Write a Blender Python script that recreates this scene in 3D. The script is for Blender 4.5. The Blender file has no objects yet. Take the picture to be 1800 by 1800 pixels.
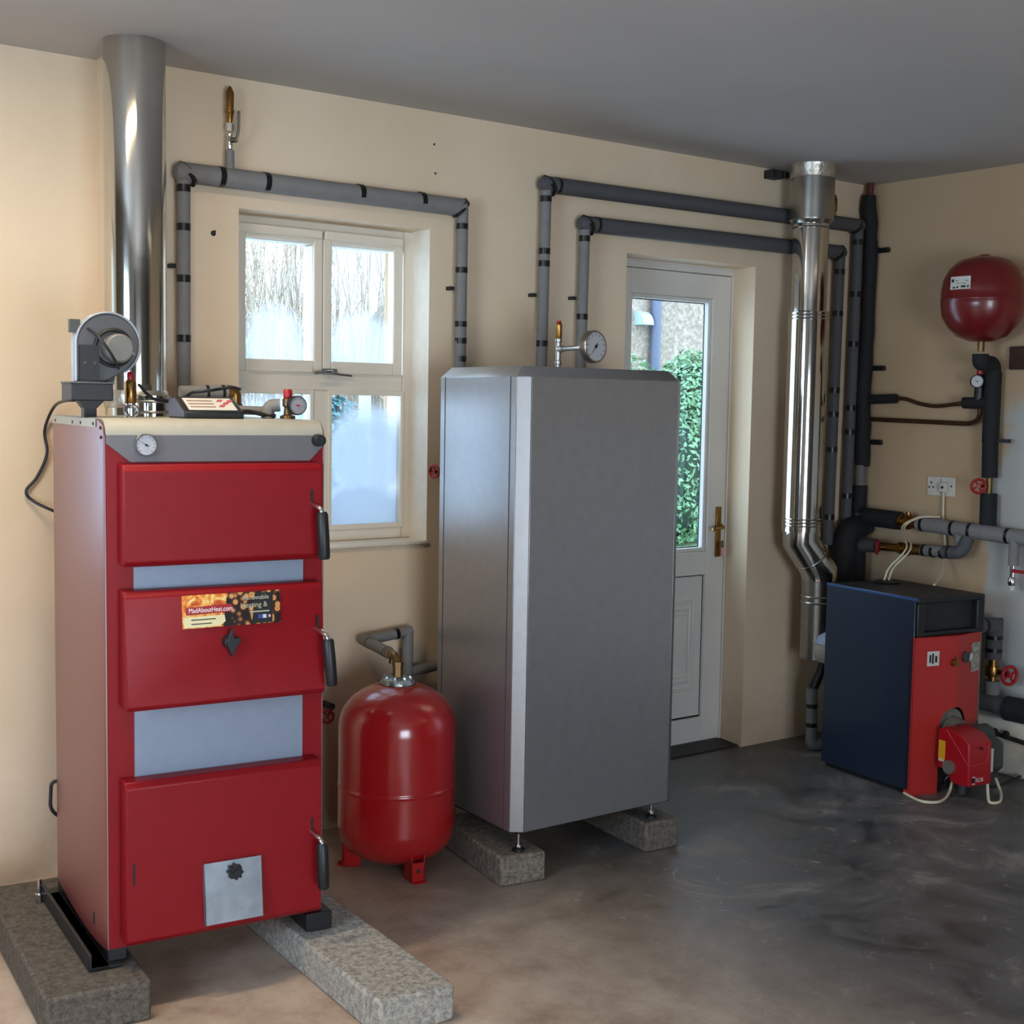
import bpy, math, random
from mathutils import Matrix, Vector
random.seed(7)
sc = bpy.context.scene
col = sc.collection
R_ = math.radians
PI = math.pi

# ------------------------------------------------------------------ camera
def make_camera():
    yaw, pitch, roll = 0.639582482, 0.0804380945, -0.0167943694
    cy, sy, cp, sp = math.cos(yaw), math.sin(yaw), math.cos(pitch), math.sin(pitch)
    f = Vector((sy*cp, cy*cp, -sp)); r = Vector((cy, -sy, 0)); d = f.cross(r)
    cr, sr = math.cos(roll), math.sin(roll)
    r2 = cr*r + sr*d; d2 = -sr*r + cr*d
    m = Matrix((r2, -d2, -f)).transposed().to_4x4()
    m.translation = Vector((0, -3.97, 1.46))
    cd = bpy.data.cameras.new('camera'); cd.sensor_width = 36; cd.sensor_fit = 'HORIZONTAL'
    cd.lens = 36*2360.97/1800; cd.clip_start = .05; cd.clip_end = 200
    c = bpy.data.objects.new('camera', cd); col.objects.link(c); c.matrix_world = m
    sc.camera = c
make_camera()

# ------------------------------------------------------------------ world, lights, exposure
W = bpy.data.worlds.new('overcast_sky'); sc.world = W; W.use_nodes = True
bg = W.node_tree.nodes['Background']
bg.inputs[0].default_value = (.62, .80, 1.0, 1); bg.inputs[1].default_value = 5.5
vs = sc.view_settings
sc.display_settings.display_device = 'sRGB'
vs.view_transform = 'Standard'; vs.look = 'None'; vs.gamma = 1; vs.use_curve_mapping = False
vs.exposure = 0.0
try:
    sc.cycles.use_denoising = True
    sc.cycles.max_bounces = 8; sc.cycles.diffuse_bounces = 4; sc.cycles.glossy_bounces = 4
    sc.cycles.transparent_max_bounces = 16; sc.cycles.sample_clamp_indirect = 6
    sc.cycles.caustics_reflective = False; sc.cycles.caustics_refractive = False
except Exception:
    pass
def area(name, loc, target, sx, sy, power, color, portal=False):
    ld = bpy.data.lights.new(name, 'AREA'); ld.shape = 'RECTANGLE'; ld.size = sx; ld.size_y = sy
    ld.energy = power; ld.color = color
    if portal: ld.cycles.is_portal = True
    o = bpy.data.objects.new(name, ld); col.objects.link(o); o.location = loc
    o.rotation_euler = (Vector(target)-Vector(loc)).to_track_quat('-Z', 'Y').to_euler()
    return o
# daylight through the openings behind the camera, and the ceiling tubes
area('daylight_garage_opening', (.2, -6.75, .85), (.6, 0, .80), 1.9, 1.5, 105, (.84, .92, 1.0))
area('daylight_side_window', (-1.72, -2.6, 1.5), (3, -2.6, 1.3), 1.5, 1.1, 60, (.60, .79, 1.0))
area('tube_lamp_light', (.80, -1.08, 2.40), (.80, -1.02, 0), .8, .10, 21, (1.0, .82, .58))
area('tube_lamp_light_right', (3.7, -3.6, 2.36), (3.7, -3.4, 0), 1.2, .10, 1.2, (1.0, .84, .66))
area('portal_window', (2.22, .33, 1.52), (2.22, -1, 1.52), .72, 1.1, 1, (1, 1, 1), True)
area('portal_second_window', (.25, .36, 1.52), (.25, -1, 1.52), 1.05, 1.1, 1, (1, 1, 1), True)
area('portal_door', (3.88, .33, 1.4), (3.88, -1, 1.4), .5, 1.15, 1, (1, 1, 1), True)

# ------------------------------------------------------------------ materials
def lin(c):
    if isinstance(c, str):
        c = tuple(int(c[i:i+2], 16)/255 for i in (0, 2, 4))
    return tuple((x/12.92 if x <= .04045 else ((x+.055)/1.055)**2.4) for x in c) + (1,)
MATS = {}
def nodes(name):
    m = bpy.data.materials.new(name); m.use_nodes = True
    nt = m.node_tree; b = nt.nodes['Principled BSDF']
    MATS[name] = m
    return m, nt, b
def N(nt, t, **k):
    n = nt.nodes.new(t)
    for a, v in k.items():
        if a in n.inputs.keys(): n.inputs[a].default_value = v
        else: setattr(n, a, v)
    return n
def ramp(nt, src, stops):
    r = nt.nodes.new('ShaderNodeValToRGB'); nt.links.new(src, r.inputs[0])
    e = r.color_ramp.elements
    while len(e) < len(stops): e.new(.5)
    for el, (p, c) in zip(e, stops):
        el.position = p; el.color = c if len(c) == 4 else (*c, 1)
    return r
def mixc(nt, fac, a, b, mode='MIX'):
    m = nt.nodes.new('ShaderNodeMix'); m.data_type = 'RGBA'; m.blend_type = mode
    for sock, v in ((m.inputs[0], fac), (m.inputs[6], a), (m.inputs[7], b)):
        if hasattr(v, 'default_value') or hasattr(v, 'links'): nt.links.new(v, sock)
        else: sock.default_value = v
    return m.outputs[2]
def coord(nt, kind='Object'):
    return nt.nodes.new('ShaderNodeTexCoord').outputs[kind]
def mat(name, c, rough=.5, metal=0., noise=0., scale=30., bump=0., bscale=80., coat=0., spec=.5):
    """plain paint, plastic or metal with a little procedural unevenness"""
    m, nt, b = nodes(name)
    base = lin(c)
    b.inputs['Roughness'].default_value = rough; b.inputs['Metallic'].default_value = metal
    b.inputs['Specular IOR Level'].default_value = spec
    if coat:
        b.inputs['Coat Weight'].default_value = coat; b.inputs['Coat Roughness'].default_value = .12
    co = coord(nt)
    n = N(nt, 'ShaderNodeTexNoise', Scale=scale, Detail=4.); nt.links.new(co, n.inputs['Vector'])
    k = noise if noise else .04
    lo = tuple(x*(1-k) for x in base[:3]); hi = tuple(min(1, x*(1+k)) for x in base[:3])
    r = ramp(nt, n.outputs[0], [(.3, lo), (.7, hi)])
    nt.links.new(r.outputs[0], b.inputs['Base Color'])
    if bump:
        n2 = N(nt, 'ShaderNodeTexNoise', Scale=bscale, Detail=3.); nt.links.new(co, n2.inputs['Vector'])
        bp = N(nt, 'ShaderNodeBump', Strength=bump, Distance=.004); nt.links.new(n2.outputs[0], bp.inputs['Height'])
        nt.links.new(bp.outputs[0], b.inputs['Normal'])
    return m

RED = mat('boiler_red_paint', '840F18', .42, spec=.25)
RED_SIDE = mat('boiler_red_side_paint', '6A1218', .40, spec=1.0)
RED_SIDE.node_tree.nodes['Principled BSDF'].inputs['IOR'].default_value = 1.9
TANK_RED = mat('tank_red_gloss', 'A8171B', .22, coat=.6)
WALL_TANK_RED = mat('wall_tank_red_gloss', '6E1618', .3, coat=.3)
BURNER_RED = mat('burner_red_plastic', 'A3101C', .35)
OIL_RED = mat('oil_boiler_red_paint', 'B02A26', .45)
NAVY = mat('navy_paint', '172435', .32, coat=.2)
BLACKP = mat('black_plastic', '17181B', .45)
BLACKF = mat('black_pipe_foam', '16171A', .8, bump=.5, bscale=40)
TAPE = mat('black_tape', '0F1012', .35)
GREYF = mat('grey_pipe_foam', '7E7C7B', .75, noise=.06, bump=.15, bscale=150)
GREYD = mat('dark_grey_pipe_foam', '515154', .7, noise=.06, bump=.15, bscale=150)
WHITE = mat('white_paint_metal', 'A5A194', .5)
FASCIA = mat('grey_fascia_paint', '68676A', .42)
STRIP = mat('light_grey_panel', '8791A2', .42, metal=.2)
SILVER = mat('silver_paint', 'A6A6A8', .33, metal=.8)
STEEL = mat('polished_stainless', 'C9C6C0', .10, metal=1, noise=.03, scale=4, bump=.12, bscale=5)
STEELB = mat('brushed_steel', 'A5A29C', .28, metal=1, noise=.1, scale=12)
GALV = mat('galvanised_plate', '9AA3AC', .38, metal=.75, noise=.18, scale=18)
CHROME = mat('chrome', 'D8D8D8', .12, metal=1)
BRASS = mat('brass', '9A7440', .32, metal=1, noise=.1)
BRASSD = mat('dull_brass', '7C6342', .42, metal=.9, noise=.15)
COPPER = mat('aged_copper', '5A3E2E', .45, metal=.7, noise=.2)
IRON = mat('dark_iron', '2C2B2A', .6, metal=.3, noise=.2)
VALVE_RED = mat('red_valve_paint', 'A01520', .4)
UPVC = mat('white_upvc', 'E2D8C8', .35, noise=.03, scale=6)
UPVC_DOOR = mat('white_upvc_door', 'DAD7D1', .35, noise=.05, scale=5)
CREAMFLEX = mat('cream_cable', 'D6CBB0', .5)
DIALW = mat('white_dial', 'B4B4B8', .4)
DIALG = mat('grey_dial', '8E8E92', .35)
BLACK = mat('black_ink', '0B0B0C', .6)
LABELW = mat('white_label', 'CFCBC2', .5)
LABELG = mat('grey_worn_label', '9A978A', .5, noise=.5, scale=60)
YELLOW = mat('yellow_label', 'D8A01E', .5)
BLUEI = mat('blue_ink', '24408E', .5)
FANG = mat('grey_cast_fan', '4C4D50', .42, metal=.3)
FANR = mat('fan_rim_metal', 'AEB6C2', .3, metal=.6)
MOTOR = mat('motor_grey', '6A6A68', .5, metal=.2)
BROWN = mat('brown_timber', '3B261C', .6, noise=.2)
FOIL = mat('foil_tape', 'B9B3A8', .35, metal=.8, noise=.25, scale=25, bump=.6, bscale=60)
DARKG = mat('dark_grey_casting', '3A3C3A', .5, noise=.1)
SOCKETW = mat('white_socket_plastic', 'CFCAC0', .4)

def wall_paint():
    m, nt, b = nodes('cream_wall_paint')
    co = coord(nt)
    n1 = N(nt, 'ShaderNodeTexNoise', Scale=1.3, Detail=5., Roughness=.6); nt.links.new(co, n1.inputs['Vector'])
    c1 = ramp(nt, n1.outputs[0], [(.3, lin('DFC7A6')), (.7, lin('EAD5BA'))])
    # scuffs and damp near the floor
    sx = nt.nodes.new('ShaderNodeSeparateXYZ'); nt.links.new(co, sx.inputs[0])
    n2 = N(nt, 'ShaderNodeTexNoise', Scale=7., Detail=6., Roughness=.7); nt.links.new(co, n2.inputs['Vector'])
    mr = N(nt, 'ShaderNodeMapRange'); mr.inputs[1].default_value = .32; mr.inputs[2].default_value = -.05
    nt.links.new(sx.outputs[2], mr.inputs[0])
    mu = N(nt, 'ShaderNodeMath', operation='MULTIPLY'); nt.links.new(mr.outputs[0], mu.inputs[0]); nt.links.new(n2.outputs[0], mu.inputs[1])
    c2 = mixc(nt, mu.outputs[0], c1.outputs[0], lin('8A6A4C'))
    n3 = N(nt, 'ShaderNodeTexNoise', Scale=16., Detail=8., Roughness=.75); nt.links.new(co, n3.inputs['Vector'])
    sp = ramp(nt, n3.outputs[0], [(.24, (1, 1, 1, 1)), (.30, (0, 0, 0, 1))])
    c3 = mixc(nt, sp.outputs[0], c2, lin('8F7B5E'))
    nt.links.new(c3, b.inputs['Base Color']); b.inputs['Roughness'].default_value = .75
    n4 = N(nt, 'ShaderNodeTexNoise', Scale=9., Detail=6.); nt.links.new(co, n4.inputs['Vector'])
    bp = N(nt, 'ShaderNodeBump', Strength=.25, Distance=.01); nt.links.new(n4.outputs[0], bp.inputs['Height'])
    nt.links.new(bp.outputs[0], b.inputs['Normal'])
    return m
WALL = wall_paint()
def patched_wall():
    """right wall: cream paint with bare grey-white plaster patches towards its near, lower end"""
    m = WALL.copy(); m.name = 'cream_wall_with_bare_plaster'; nt = m.node_tree
    b = nt.nodes['Principled BSDF']; src = b.inputs['Base Color'].links[0].from_socket
    co = coord(nt); sx = nt.nodes.new('ShaderNodeSeparateXYZ'); nt.links.new(co, sx.inputs[0])
    n = N(nt, 'ShaderNodeTexNoise', Scale=4., Detail=5., Roughness=.65); nt.links.new(co, n.inputs['Vector'])
    a = N(nt, 'ShaderNodeMapRange'); a.inputs[1].default_value = -.60; a.inputs[2].default_value = -.80
    nt.links.new(sx.outputs[1], a.inputs[0])
    z = N(nt, 'ShaderNodeMapRange'); z.inputs[1].default_value = 1.75; z.inputs[2].default_value = .9
    nt.links.new(sx.outputs[2], z.inputs[0])
    s = N(nt, 'ShaderNodeMath', operation='MULTIPLY'); nt.links.new(a.outputs[0], s.inputs[0]); nt.links.new(z.outputs[0], s.inputs[1])
    t = N(nt, 'ShaderNodeMath', operation='ADD'); nt.links.new(s.outputs[0], t.inputs[0]); nt.links.new(n.outputs[0], t.inputs[1])
    r = ramp(nt, t.outputs[0], [(.78, (0, 0, 0, 1)), (.92, (1, 1, 1, 1))])
    old = mixc(nt, 1., src, lin('D6CBBE'), 'MULTIPLY')     # cream multiplied darker to stand in for dimmer light on this wall
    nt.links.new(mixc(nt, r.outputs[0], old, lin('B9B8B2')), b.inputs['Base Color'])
    return m
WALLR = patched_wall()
DULL = mat('grey_blockwork', '77736C', .9, noise=.1, scale=3)
def floor_mat():
    m, nt, b = nodes('stained_concrete_floor')
    co = coord(nt)
    n1 = N(nt, 'ShaderNodeTexNoise', Scale=2.4, Detail=10., Roughness=.72, Distortion=.8); nt.links.new(co, n1.inputs['Vector'])
    c1 = ramp(nt, n1.outputs[0], [(.34, lin('383534')), (.45, lin('575452')), (.55, lin('635F5D')), (.66, lin('8A827A'))])
    sx = nt.nodes.new('ShaderNodeSeparateXYZ'); nt.links.new(co, sx.inputs[0])
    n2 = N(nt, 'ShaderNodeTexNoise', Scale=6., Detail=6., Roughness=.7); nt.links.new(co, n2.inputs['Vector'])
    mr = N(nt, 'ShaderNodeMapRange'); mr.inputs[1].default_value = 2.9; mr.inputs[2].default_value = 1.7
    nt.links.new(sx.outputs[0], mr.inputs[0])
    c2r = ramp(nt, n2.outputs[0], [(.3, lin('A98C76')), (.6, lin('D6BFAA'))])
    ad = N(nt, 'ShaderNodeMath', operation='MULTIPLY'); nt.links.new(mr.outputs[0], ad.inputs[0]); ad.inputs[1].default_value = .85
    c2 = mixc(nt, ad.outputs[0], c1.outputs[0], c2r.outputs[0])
    n3 = N(nt, 'ShaderNodeTexNoise', Scale=11., Detail=9., Roughness=.8, Distortion=1.2); nt.links.new(co, n3.inputs['Vector'])
    sp = ramp(nt, n3.outputs[0], [(.59, (0, 0, 0, 1)), (.66, (.8, .8, .8, 1))])
    c3 = mixc(nt, sp.outputs[0], c2, lin('A8A39C'))
    nt.links.new(c3, b.inputs['Base Color'])
    rr = ramp(nt, n1.outputs[0], [(.35, (.30,)*3), (.65, (.62,)*3)])
    nt.links.new(rr.outputs[0], b.inputs['Roughness'])
    bp = N(nt, 'ShaderNodeBump', Strength=.35, Distance=.006); nt.links.new(n3.outputs[0], bp.inputs['Height'])
    nt.links.new(bp.outputs[0], b.inputs['Normal'])
    return m
FLOOR = floor_mat()
CEIL = mat('ceiling_paint', 'B8B4B0', .8, noise=.04, scale=2)
def concrete(name, lo, hi):
    m, nt, b = nodes(name); co = coord(nt)
    n = N(nt, 'ShaderNodeTexNoise', Scale=55., Detail=8., Roughness=.8); nt.links.new(co, n.inputs['Vector'])
    v = N(nt, 'ShaderNodeTexVoronoi', Scale=90.); nt.links.new(co, v.inputs['Vector'])
    c = ramp(nt, n.outputs[0], [(.36, lin(lo)), (.62, lin(hi))])
    d = ramp(nt, v.outputs['Distance'], [(.05, (.55,)*3), (.35, (1,)*3)])
    nt.links.new(mixc(nt, 1., c.outputs[0], d.outputs[0], 'MULTIPLY'), b.inputs['Base Color'])
    b.inputs['Roughness'].default_value = .9
    bp = N(nt, 'ShaderNodeBump', Strength=.7, Distance=.006); nt.links.new(n.outputs[0], bp.inputs['Height'])
    nt.links.new(bp.outputs[0], b.inputs['Normal'])
    return m
CONC = concrete('concrete_block', '4A4238', '96897A')
CONC_L = concrete('light_concrete_block', '77716A', 'C8C2B6')
CONC_D = concrete('dark_concrete_block', '403A34', '766C60')
def pebble():
    m, nt, b = nodes('pebble_dash'); co = coord(nt)
    v = N(nt, 'ShaderNodeTexVoronoi', Scale=26.); nt.links.new(co, v.inputs['Vector'])
    n = N(nt, 'ShaderNodeTexNoise', Scale=14., Detail=4.); nt.links.new(co, n.inputs['Vector'])
    c = ramp(nt, n.outputs[0], [(.3, lin('A29080')), (.7, lin('C4B2A0'))])
    d = ramp(nt, v.outputs['Distance'], [(.1, (1,)*3), (.75, (.55,)*3)])
    nt.links.new(mixc(nt, .8, c.outputs[0], d.outputs[0], 'MULTIPLY'), b.inputs['Base Color'])
    b.inputs['Roughness'].default_value = .9
    return m
PEBBLE = pebble()
LEAF = mat('hedge_leaf', '739F72', .5, noise=.35, scale=6)
LEAFD = mat('bush_leaf', '4A6F72', .6, noise=.3, scale=6)
TWIG = mat('dry_stems', 'B8A894', .8, noise=.3, scale=3)
def lawn_mat():
    m, nt, b = nodes('lawn_grass'); co = coord(nt)
    n = N(nt, 'ShaderNodeTexNoise', Scale=9., Detail=8., Roughness=.8); nt.links.new(co, n.inputs['Vector'])
    c = ramp(nt, n.outputs[0], [(.35, lin('47613F')), (.65, lin('86A078'))])
    f = ramp(nt, n.outputs[0], [(.3, lin('BFCBD2')), (.65, lin('E2E8EE'))])     # frosted part of the lawn
    sx = nt.nodes.new('ShaderNodeSeparateXYZ'); nt.links.new(co, sx.inputs[0])
    n2 = N(nt, 'ShaderNodeTexNoise', Scale=.6, Detail=4.); nt.links.new(co, n2.inputs['Vector'])
    ad = N(nt, 'ShaderNodeMath', operation='MULTIPLY_ADD'); nt.links.new(n2.outputs[0], ad.inputs[0]); ad.inputs[1].default_value = 3; nt.links.new(sx.outputs[0], ad.inputs[2])
    mr = N(nt, 'ShaderNodeMapRange'); mr.inputs[1].default_value = 8.2; mr.inputs[2].default_value = 9.2; nt.links.new(ad.outputs[0], mr.inputs[0])
    nt.links.new(mixc(nt, mr.outputs[0], f.outputs[0], c.outputs[0]), b.inputs['Base Color']); b.inputs['Roughness'].default_value = .9
    return m
LAWN = lawn_mat()
HOUSEW = mat('white_render', 'B9B9C4', .8)
ROOFW = mat('pale_roof', 'B8BEC8', .7)
DPIPE = mat('grey_downpipe_plastic', '5E6578', .4)
DARKGLASS = mat('dark_window', '50586A', .15)

def pane_mat(name, blobs, tint=(.95, .98, 1), fog=(.56, .59, .62)):
    """window glass; condensation (blobs: centre x,z, radii x,z, strength in the pane's own 0-1 frame) scatters light"""
    m = bpy.data.materials.new(name); m.use_nodes = True; nt = m.node_tree
    nt.nodes.remove(nt.nodes['Principled BSDF'])
    out = nt.nodes['Material Output']
    tr = N(nt, 'ShaderNodeBsdfTransparent'); tr.inputs[0].default_value = (*tint, 1)
    gl = N(nt, 'ShaderNodeBsdfGlossy'); gl.inputs['Roughness'].default_value = .03
    lw = N(nt, 'ShaderNodeLayerWeight'); lw.inputs[0].default_value = .5
    pw = N(nt, 'ShaderNodeMath', operation='POWER'); nt.links.new(lw.outputs['Facing'], pw.inputs[0]); pw.inputs[1].default_value = 5
    fr = N(nt, 'ShaderNodeMath', operation='MULTIPLY_ADD'); nt.links.new(pw.outputs[0], fr.inputs[0]); fr.inputs[1].default_value = .9; fr.inputs[2].default_value = .04
    clear = nt.nodes.new('ShaderNodeMixShader'); nt.links.new(fr.outputs[0], clear.inputs[0])
    nt.links.new(tr.outputs[0], clear.inputs[1]); nt.links.new(gl.outputs[0], clear.inputs[2])
    if not blobs:
        nt.links.new(clear.outputs[0], out.inputs[0]); return m
    co = coord(nt, 'Generated')
    n = N(nt, 'ShaderNodeTexNoise', Scale=5., Detail=6., Roughness=.65); nt.links.new(coord(nt, 'Object'), n.inputs['Vector'])
    acc = None
    for cx, cz, rx, rz, st in blobs:
        mp = N(nt, 'ShaderNodeMapping'); mp.inputs['Location'].default_value = (-cx/rx, 0, -cz/rz)
        mp.inputs['Scale'].default_value = (1/rx, 0, 1/rz); nt.links.new(co, mp.inputs[0])
        ln = N(nt, 'ShaderNodeVectorMath', operation='LENGTH'); nt.links.new(mp.outputs[0], ln.inputs[0])
        ns = N(nt, 'ShaderNodeMath', operation='MULTIPLY_ADD'); nt.links.new(n.outputs[0], ns.inputs[0])
        ns.inputs[1].default_value = .7; nt.links.new(ln.outputs['Value'], ns.inputs[2])
        r = N(nt, 'ShaderNodeMapRange'); r.inputs[1].default_value = 1.55; r.inputs[2].default_value = .95; r.interpolation_type = 'SMOOTHSTEP'
        r.inputs[4].default_value = st; nt.links.new(ns.outputs[0], r.inputs[0])
        if acc is None: acc = r.outputs[0]
        else:
            mx = N(nt, 'ShaderNodeMath', operation='MAXIMUM'); nt.links.new(acc, mx.inputs[0]); nt.links.new(r.outputs[0], mx.inputs[1]); acc = mx.outputs[0]
    tl = N(nt, 'ShaderNodeBsdfTranslucent'); tl.inputs[0].default_value = (*fog, 1)
    mx = nt.nodes.new('ShaderNodeMixShader'); nt.links.new(acc, mx.inputs[0])
    nt.links.new(clear.outputs[0], mx.inputs[1]); nt.links.new(tl.outputs[0], mx.inputs[2])
    nt.links.new(mx.outputs[0], out.inputs[0])
    return m

# ------------------------------------------------------------------ mesh builder
class MB:
    def __init__(s): s.v = []; s.f = []; s.m = []; s.T = Matrix()
    def add(s, vs_, fs, m=0):
        b = len(s.v)
        s.v += [s.T @ Vector(p) for p in vs_]
        for f in fs: s.f.append([b+i for i in f]); s.m.append(m)
        return s
    def box(s, x0, x1, y0, y1, z0, z1, m=0):
        return s.add([(x0,y0,z0),(x1,y0,z0),(x1,y1,z0),(x0,y1,z0),(x0,y0,z1),(x1,y0,z1),(x1,y1,z1),(x0,y1,z1)],
                     [(0,3,2,1),(4,5,6,7),(0,1,5,4),(1,2,6,5),(2,3,7,6),(3,0,4,7)], m)
    def frame(s, x0, x1, y0, y1, z0, z1, l, r=None, b=None, t=None, m=0):
        r = l if r is None else r; b = l if b is None else b; t = l if t is None else t
        s.box(x0, x0+l, y0, y1, z0, z1, m); s.box(x1-r, x1, y0, y1, z0, z1, m)
        s.box(x0+l, x1-r, y0, y1, z0, z0+b, m); s.box(x0+l, x1-r, y0, y1, z1-t, z1, m)
        return s
    def prism(s, poly, axis, a0, a1, m=0):
        """poly of 2D points extruded along axis ('x': poly=(y,z), 'y': poly=(x,z), 'z': poly=(x,y))"""
        def P(p, a):
            return (a, p[0], p[1]) if axis == 'x' else (p[0], a, p[1]) if axis == 'y' else (p[0], p[1], a)
        n = len(poly)
        vs_ = [P(p, a0) for p in poly] + [P(p, a1) for p in poly]
        fs = [list(range(n))[::-1], list(range(n, 2*n))] + [(i, (i+1) % n, n+(i+1) % n, n+i) for i in range(n)]
        return s.add(vs_, fs, m)
    def tube(s, pts, r, n=14, m=0, caps=True, rs=None):
        pts = [Vector(p) for p in pts]; k = len(pts)
        tan = []
        for i in range(k):
            a = (pts[i]-pts[i-1]).normalized() if i else None
            b = (pts[i+1]-pts[i]).normalized() if i < k-1 else None
            tan.append((a, b))
        t0 = tan[0][1]
        up = Vector((0, 0, 1)) if abs(t0.z) < .9 else Vector((1, 0, 0))
        u = t0.cross(up).normalized(); w = u.cross(t0).normalized()
        vs_ = []
        ring = [(math.cos(2*PI*j/n), math.sin(2*PI*j/n)) for j in range(n)]
        prev = t0
        for i in range(k):
            a, b = tan[i]
            d = b if a is None else a
            if i:
                q = prev.rotation_difference(d); u = q @ u; w = q @ w; prev = d
            rr = rs[i] if rs else r
            base = [pts[i] + (u*c + w*sn)*rr for c, sn in ring]
            if a is not None and b is not None and (a-b).length > 1e-4:
                nn = (a+b)
                if nn.length > 1e-4:   # mitre: slide along a on to the bisecting plane
                    nn.normalize()
                    base = [p - a*((p-pts[i]).dot(nn)/max(.2, a.dot(nn))) for p in base]
            vs_ += base
        fs = []
        for i in range(k-1):
            for j in range(n):
                fs.append((i*n+j, i*n+(j+1) % n, (i+1)*n+(j+1) % n, (i+1)*n+j))
        if caps: fs += [tuple(range(n))[::-1], tuple(range((k-1)*n, k*n))]
        return s.add(vs_, fs, m)
    def cyl(s, p0, p1, r0, r1=None, n=24, m=0):
        return s.tube([p0, p1], r0, n, m, True, [r0, r0 if r1 is None else r1])
    def lathe(s, prof, c=(0, 0, 0), axis=(0, 0, 1), n=36, m=0):
        """prof: list of (radius, height along axis)"""
        ax = Vector(axis).normalized(); up = Vector((0, 0, 1)) if abs(ax.z) < .9 else Vector((1, 0, 0))
        u = ax.cross(up).normalized(); w = ax.cross(u); c = Vector(c)
        vs_ = []; q = [prof[0]]
        for (r0, h0), (r1, h1) in zip(prof, prof[1:]):      # support rings keep long straight walls shaded straight
            L = math.hypot(r1-r0, h1-h0)
            if L > .06:
                e = min(.004, L*.1)/L
                q += [(r0+(r1-r0)*e, h0+(h1-h0)*e), (r1-(r1-r0)*e, h1-(h1-h0)*e)]
            q.append((r1, h1))
        prof = q
        for r, h in prof:
            for j in range(n):
                a = 2*PI*j/n
                vs_.append(c + ax*h + (u*math.cos(a)+w*math.sin(a))*max(r, 1e-5))
        fs = []
        for i in range(len(prof)-1):
            for j in range(n):
                fs.append((i*n+j, i*n+(j+1) % n, (i+1)*n+(j+1) % n, (i+1)*n+j))
        fs += [tuple(range(n))[::-1], tuple(range((len(prof)-1)*n, len(prof)*n))]
        return s.add(vs_, fs, m)
    def torus(s, c, axis, R, r, n=28, k=10, m=0):
        ax = Vector(axis).normalized(); up = Vector((0, 0, 1)) if abs(ax.z) < .9 else Vector((1, 0, 0))
        u = ax.cross(up).normalized(); w = ax.cross(u); c = Vector(c); vs_ = []
        for i in range(n):
            a = 2*PI*i/n; d = u*math.cos(a)+w*math.sin(a)
            for j in range(k):
                b = 2*PI*j/k; vs_.append(c + d*(R+r*math.cos(b)) + ax*(r*math.sin(b)))
        fs = [(i*k+j, ((i+1) % n)*k+j, ((i+1) % n)*k+(j+1) % k, i*k+(j+1) % k) for i in range(n) for j in range(k)]
        return s.add(vs_, fs, m)
    def build(s, name, mats, parent=None, world=False, bevel=0, smooth=40, seg=2):
        me = bpy.data.meshes.new(name); me.from_pydata([tuple(v) for v in s.v], [], s.f)
        if not isinstance(mats, (list, tuple)): mats = [mats]
        for mm in mats: me.materials.append(mm)
        me.polygons.foreach_set('material_index', s.m)
        import bmesh
        bm = bmesh.new(); bm.from_mesh(me); bmesh.ops.recalc_face_normals(bm, faces=bm.faces); bm.to_mesh(me); bm.free()
        me.polygons.foreach_set('use_smooth', [True]*len(me.polygons))
        me.set_sharp_from_angle(angle=R_(smooth))
        me.update()
        o = bpy.data.objects.new(name, me); col.objects.link(o)
        if parent is not None:
            o.parent = parent
            if world and parent.parent is None:
                o.matrix_parent_inverse = parent.matrix_basis.inverted()
        if bevel:
            b = o.modifiers.new('edge', 'BEVEL'); b.width = bevel; b.segments = seg; b.limit_method = 'ANGLE'; b.angle_limit = R_(35)
            b.harden_normals = False
        return o
def thing(name, label, cat, loc=(0, 0, 0), rotz=0, group=None):
    o = bpy.data.objects.new(name, None); col.objects.link(o); o.empty_display_size = .05
    o.location = loc; o.rotation_euler = (0, 0, rotz); o.matrix_basis
    return tag(o, label, cat, group)
def tag(o, label, cat, group=None, kind=None):
    o['label'] = label; o['category'] = cat
    if group: o['group'] = group
    if kind: o['kind'] = kind
    return o
def struct(name, mb, m, parent=None, **k):
    o = mb.build(name, m, parent, **k)
    if parent is None: o['kind'] = 'structure'
    return o
def text(name, body, m, parent, loc, rot, size, align='CENTER', world=False, sx=1.0):
    cu = bpy.data.curves.new(name, 'FONT'); cu.body = body; cu.size = size; cu.align_x = align; cu.align_y = 'CENTER'
    cu.extrude = .0002; cu.materials.append(m)
    tmp = bpy.data.objects.new(name+'_curve', cu); col.objects.link(tmp)
    bpy.context.view_layer.update()
    me = bpy.data.meshes.new_from_object(tmp.evaluated_get(bpy.context.evaluated_depsgraph_get()))
    bpy.data.objects.remove(tmp); bpy.data.curves.remove(cu)
    o = bpy.data.objects.new(name, me); col.objects.link(o); o.location = loc; o.rotation_euler = rot; o.scale = (sx, 1, 1)
    o.parent = parent
    return o
def arc(cx, cy, r, a0, a1, n=8):
    return [(cx + r*math.cos(R_(a0+(a1-a0)*i/n)), cy + r*math.sin(R_(a0+(a1-a0)*i/n))) for i in range(n+1)]
def bend(pts, r, n=6):
    """polyline with rounded corners"""
    pts = [Vector(p) for p in pts]; out = [pts[0]]
    for i in range(1, len(pts)-1):
        a = (pts[i-1]-pts[i]); b = (pts[i+1]-pts[i]); rr = min(r, a.length*.49, b.length*.49)
        p0 = pts[i]+a.normalized()*rr; p1 = pts[i]+b.normalized()*rr
        for k in range(n+1):
            t = k/n; out.append(p0*(1-t)**2 + pts[i]*2*t*(1-t) + p1*t*t)
    return out + [pts[-1]]
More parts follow.
